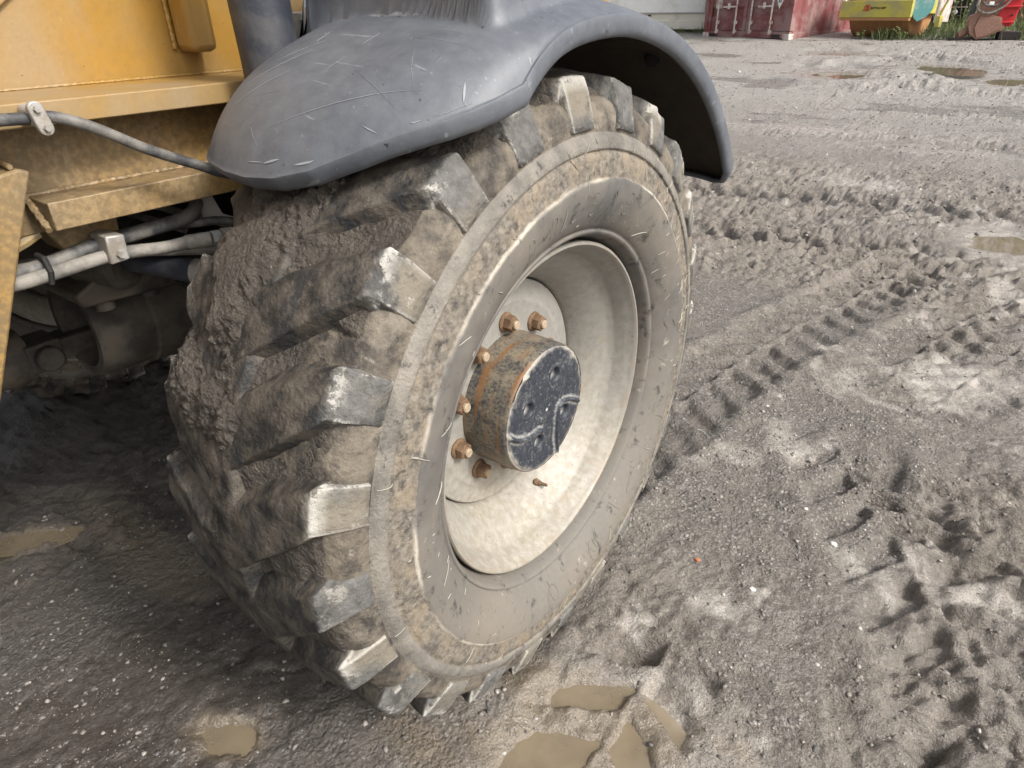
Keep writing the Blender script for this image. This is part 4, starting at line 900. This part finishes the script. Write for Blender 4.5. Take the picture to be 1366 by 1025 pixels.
def ringp(cx, cz, r, w_): return [(cx+r*math.cos(t), -.064, cz+r*1.15*math.sin(t)) for t in np.linspace(0, 2*math.pi, 20)]
lg = MB(); lg.tube(ringp(.535, .575, .042, 1), .008, 6); lg.tube(ringp(.575, .575, .042, 1), .008, 6); lg.tube([(.555, -.064, .53), (.555, -.064, .62)], .006, 6); lg.tube([(.46, -.064, .52), (.50, -.064, .55)], .007, 6)
obj('logo', lg, 'mred', bm)
tx = MB(); g = random.Random(3)
for i in range(11):
    x = .635+i*.029; tx.box((x, -.0645, .55), (x+.006, -.061, .595)); tx.box((x+.007, -.0645, .55+g.choice([0, .019, .037])), (x+.018, -.061, .558+g.choice([.0, .019, .037])))
obj('beam_lettering', tx, 'mblk', bm)
# ---- black bin
bn = thing('plastic_bin', 'black plastic bin standing in the weeds between roller and breaker', 'bin', (-2.18, 18.9, .74), R(-8))
obj('body', MB().add([(0, 0, 0), (.72, 0, 0), (.72, .6, 0), (0, .6, 0), (-.05, -.05, .62), (.80, -.05, .66), (.80, .65, .66), (-.05, .65, .62)], [(0, 3, 2, 1), (0, 1, 5, 4), (1, 2, 6, 5), (2, 3, 7, 6), (3, 0, 4, 7), (4, 5, 6, 7)]), 'binb', bn, bevel=.015)
obj('rim', MB().box((-.08, -.08, .60), (.84, .68, .66)), 'binb', bn, bevel=.015); obj('base_rail', MB().box((-.02, -.06, -.03), (.74, -.02, .03)), 'cgrey', bn); obj('rib', MB().box((.0, -.055, .42), (.74, -.04, .44)), 'cgrey', bn)
obj('white_cap', MB().lathe([(0, .001), (0, .05), (.03, .045), (.03, .001)], 16), 'white', bn, (.52, -.07, .33), (0, 0, R(-90)))
# ---- hydraulic breaker
bk = thing('hydraulic_breaker', 'red and rust brown hydraulic breaker lying on the gravel with coiled hoses', 'breaker', (-1.18, 16.0, .615), R(12))
obj('housing', MB().prism([(.16, .12), (.10, .30), (.12, .42), (.20, .46), (.32, .46), (.62, .40), (.72, .20), (.44, .06), (.30, .02)], 1, 0, .42), 'brk', bk, bevel=.006)
obj('cheek_plate', MB().prism([(.30, .05), (.22, .22), (.26, .42), (.60, .38), (.68, .22), (.44, .09)], 1, -.022, -.001), 'brk', bk, bevel=.005)
obj('chisel', MB().tube([(-.02, .10, .09), (.02, .12, .10), (.24, .18, .24)], .07, 18, rf=[.06, .07, .07]), 'brk', bk, sharp=40)
obj('back_plate', MB().prism([(.52, .26), (.66, .98), (.78, 1.3), (.98, 1.3), (.84, .30), (.80, .24)], 1, .05, .38), 'red', bk, bevel=.015)
for z, x in ((.30, .54), (.56, .60), (.82, .66)): obj('plate_rib', MB().box((x, -.02, z), (x+.30, .045, z+.035)), 'red', bk, bevel=.006)
for z, x in ((.43, .78), (.70, .83)): obj('bolt', MB().tube([(x, .0, z), (x, .05, z)], .02, 8), 'cdark', bk)
obj('top_block', MB().prism([(.22, .45), (.30, .78), (.50, .86), (.66, .80), (.62, .40)], 1, .06, .36), 'brk', bk, bevel=.015)
lp = [(.42+.26*math.cos(t), -.04-.02*math.sin(2*t), .70+.22*math.sin(t)+.06*math.cos(t)) for t in np.linspace(-2.2, 4.0, 22)]
obj('hose', MB().tube(spl(lp, 3), .022, 8), 'hosegrey', bk); lp = [(.40+.20*math.cos(t), -.08, .74+.15*math.sin(t)) for t in np.linspace(-2.6, 3.2, 18)]
obj('hose', MB().tube(spl(lp, 3), .02, 8), 'hose', bk); obj('skid_plate', MB().prism([(.0, .0), (-.16, .03), (-.15, .05), (.30, .05), (.34, .0)], 1, .02, .36), 'cdark', bk); obj('skid_plate', MB().box((.66, .02, .02), (1.02, .40, .16)), 'cdark', bk, bevel=.01)
obj('tie', MB().box((.34, -.09, .60), (.42, -.03, .66)), 'white', bk, bevel=.01)
# ---- timber offcut at the right edge
tb = obj('timber_offcut', MB().box((0, 0, .04), (.6, .12, .075)), 'wood', None, (-.12, 15.25, .57), (0, 0, R(-5)), bevel=.004); tag(tb, 'pale timber offcut lying on the gravel at the right edge', 'timber')
# ---- grass and weeds
def blades(n, region, hmin, hmax, prob, seed, wd=.006):
    g = np.random.default_rng(seed); x = g.uniform(region[0], region[1], n*3); y = g.uniform(region[2], region[3], n*3); k = g.random(n*3) < prob(x, y); x = x[k][:n]; y = y[k][:n]; n = len(x)
    h = g.uniform(hmin, hmax, n)*(.6+.8*vn(x*2, y*2, seed)); a = g.uniform(0, 6.28, n); b = g.uniform(.1, .6, n)*h; da = g.uniform(0, 6.28, n); z = gz(x, y)-.01
    sx, sy = np.cos(a)*wd*(.6+h), np.sin(a)*wd*(.6+h); tx_, ty_ = np.cos(da)*b, np.sin(da)*b
    V = np.stack([np.stack([x-sx, y-sy, z], -1), np.stack([x+sx, y+sy, z], -1), np.stack([x+sx*.8+tx_*.35, y+sy*.8+ty_*.35, z+h*.6], -1), np.stack([x-sx*.8+tx_*.35, y-sy*.8+ty_*.35, z+h*.6], -1), np.stack([x+tx_, y+ty_, z+h], -1)], 1)
    return V.reshape(-1, 3), n
def blade_obj(name, V, n, mat, label, cat):
    me = bpy.data.meshes.new(name); fs = []
    for i in range(n): k = 5*i; fs += [(k, k+1, k+2, k+3), (k+3, k+2, k+4)]
    me.from_pydata(V.tolist(), [], fs); me.materials.append(MAT[mat]); o = put(name, me, kind='stuff'); tag(o, label, cat); return o
def pg(x, y):
    return np.where((y > 16.05+.12*np.sin(x*3)) & (x > -2.75), 1., 0)*np.where((x > -1.3) & (y < 16.5) & (x < -.2), .05, 1)
V_, n_ = blades(6500, (-2.9, 1.2, 15.95, 19.5), .06, .24, pg, 12, .007); blade_obj('grass', V_, n_, 'grass', 'green grass growing round the roller and the breaker', 'grass')
V_, n_ = blades(900, (-10.0, -6.3, 17.05, 17.5), .03, .13, lambda x, y: np.full(x.shape, .8), 13, .008); blade_obj('grass', V_, n_, 'grass', 'thin grass along the bottom of the white caravan', 'grass')
V_, n_ = blades(2600, (-2.6, 4, 19.4, 23), .5, 1.3, lambda x, y: np.full(x.shape, .9), 14, .013); blade_obj('dry_weeds', V_, n_, 'drygrass', 'tall dry weeds behind the bin and the breaker', 'weeds')
def weed(x, y, h, seed, label):
    g = random.Random(seed); t = thing('weed', label, 'plant', (x, y, float(gz(np.array(x), np.array(y)))-.01)); sm = MB(); lm = MB()
    for s in range(5):
        tip = Vector((g.uniform(-.16, .16), g.uniform(-.12, .12), h*g.uniform(.65, 1))); base = Vector((g.uniform(-.03, .03), g.uniform(-.03, .03), 0)); sm.tube([base, base.lerp(tip, .5)+Vector((0, 0, .03)), tip], .006, 5, rf=[.007, .005, .002])
        for q in range(16):
            f = g.uniform(.2, 1); p = base.lerp(tip, f); a = g.uniform(0, 6.28); l = g.uniform(.05, .10); d = Vector((math.cos(a), math.sin(a), g.uniform(-.1, .7))).normalized(); sd_ = d.cross(Vector((0, 0, 1))).normalized()*l*.22
            lm.add([p, p+d*l*.5+sd_, p+d*l, p+d*l*.5-sd_], [(0, 1, 2, 3)])
    obj('stem', sm, 'weed', t); obj('leaves', lm, 'weed', t, kind='stuff', sharp=0)
for i, (x, y, h, l) in enumerate(((-2.55, 16.12, .26, 'small weed at the foot of the rusty drum'), (-2.20, 16.05, .28, 'small weed under the teal side plate'), (-1.95, 18.3, .62, 'yellow-green weed in front of the black bin'), (-1.62, 18.0, .75, 'tall weed at the right corner of the black bin'), (-1.35, 17.4, .80, 'bushy weed left of the breaker hoses'), (-2.95, 16.10, .18, 'tiny weed before the middle of the yellow beam'), (.15, 17.3, .8, 'leafy weed right of the red breaker plate'))): weed(x, y, h, 30+i, l)
# ---- trees and bushes beyond (mostly above the frame)
def tree(x, y, h, rad, seed, label, cat='tree'):
    g = np.random.default_rng(seed); z0 = float(zt(y)); t = thing('broadleaf_tree' if cat == 'tree' else 'bush', label, cat, (x, y, z0)); tm = MB(); th_ = h*.4
    tm.tube([(0, 0, -.1), (.03, .02, th_*.6), (0, .05, h*.75)], .1, 8, rf=[.05*h**.7, .04*h**.7, .012*h**.7])
    for q in range(6):
        a = q*1.05; tm.tube([(0, .02, th_*(.6+.1*q)), (math.cos(a)*rad*.4, math.sin(a)*rad*.4, th_*(.9+.14*q)), (math.cos(a)*rad*.8, math.sin(a)*rad*.8, th_*(1.1+.16*q))], .02, 6, rf=[.02*h**.7, .013*h**.7, .004])
    obj('trunk', tm, 'bark', t)
    n = 2600; cc = g.normal(0, 1, (26, 3)); cc /= np.linalg.norm(cc, axis=1)[:, None]; cc *= (g.random((26, 1))**.4)*np.array([[rad, rad, h*.32]])*.85; ci = g.integers(0, 26, n)
    P = cc[ci]+g.normal(0, .24*rad, (n, 3)); P[:, 2] += h*.62; P[:, 2] = np.maximum(P[:, 2], .15*h); L = g.uniform(.05, .11, n)*(1+h*.06); d = g.normal(0, 1, (n, 3)); d /= np.linalg.norm(d, axis=1)[:, None]; e = np.cross(d, g.normal(0, 1, (n, 3))); e /= np.linalg.norm(e, axis=1)[:, None]
    V = np.stack([P-d*L[:, None], P+e*L[:, None]*.5, P+d*L[:, None], P-e*L[:, None]*.5], 1).reshape(-1, 3); me = bpy.data.meshes.new('crown'); me.from_pydata(V.tolist(), [], [(4*i, 4*i+1, 4*i+2, 4*i+3) for i in range(n)]); me.materials.append(MAT['leaf']); put('crown', me, t)
for i, (x, y, h, r, l) in enumerate(((-14, 24, 6, 2.4, 'leafy tree far left beyond the caravan'), (-9.5, 27, 7, 2.6, 'leafy tree behind the caravan roof'), (-4, 28, 6.5, 2.5, 'leafy tree behind the red container'), (1.2, 25, 5.5, 2.2, 'leafy tree behind the dry weeds'), (6.5, 24, 6, 2.4, 'leafy tree right of the yard'))): tree(x, y, h, r, 60+i, l)
tree(-10.7, 18.2, 1.6, .6, 80, 'low bush at the left end of the caravan', 'bush')
# ---- a few single stones one can point at
def pebble(x, y, s, mat, label, seed):
    g = random.Random(seed); b = bmesh.new(); bmesh.ops.create_icosphere(b, subdivisions=2, radius=1)
    for v in b.verts: v.co *= 1+g.uniform(-.12, .12)
    for v in b.verts: v.co = Vector((v.co.x*s, v.co.y*s*.75, v.co.z*s*.55))
    me = bpy.data.meshes.new('pebble'); b.to_mesh(me); b.free(); me.materials.append(MAT[mat]); o = put('pebble', me, None, (x, y, float(gz(np.array(x), np.array(y)))+s*.2)); tag(o, label, 'pebble')
MAT['brick'] = simple('brick_chip', (.42, .15, .06), .8); MAT['whitestone'] = simple('white_stone', (.62, .60, .56), .6)
pebble(.20, .42, .008, 'brick', 'tiny orange brick chip on the mud right of the wheel', 1); pebble(.485, .70, .011, 'whitestone', 'small white stone on the mud at centre right', 2); pebble(.36, .40, .009, 'whitestone', 'small pale stone below the brick chip', 3)
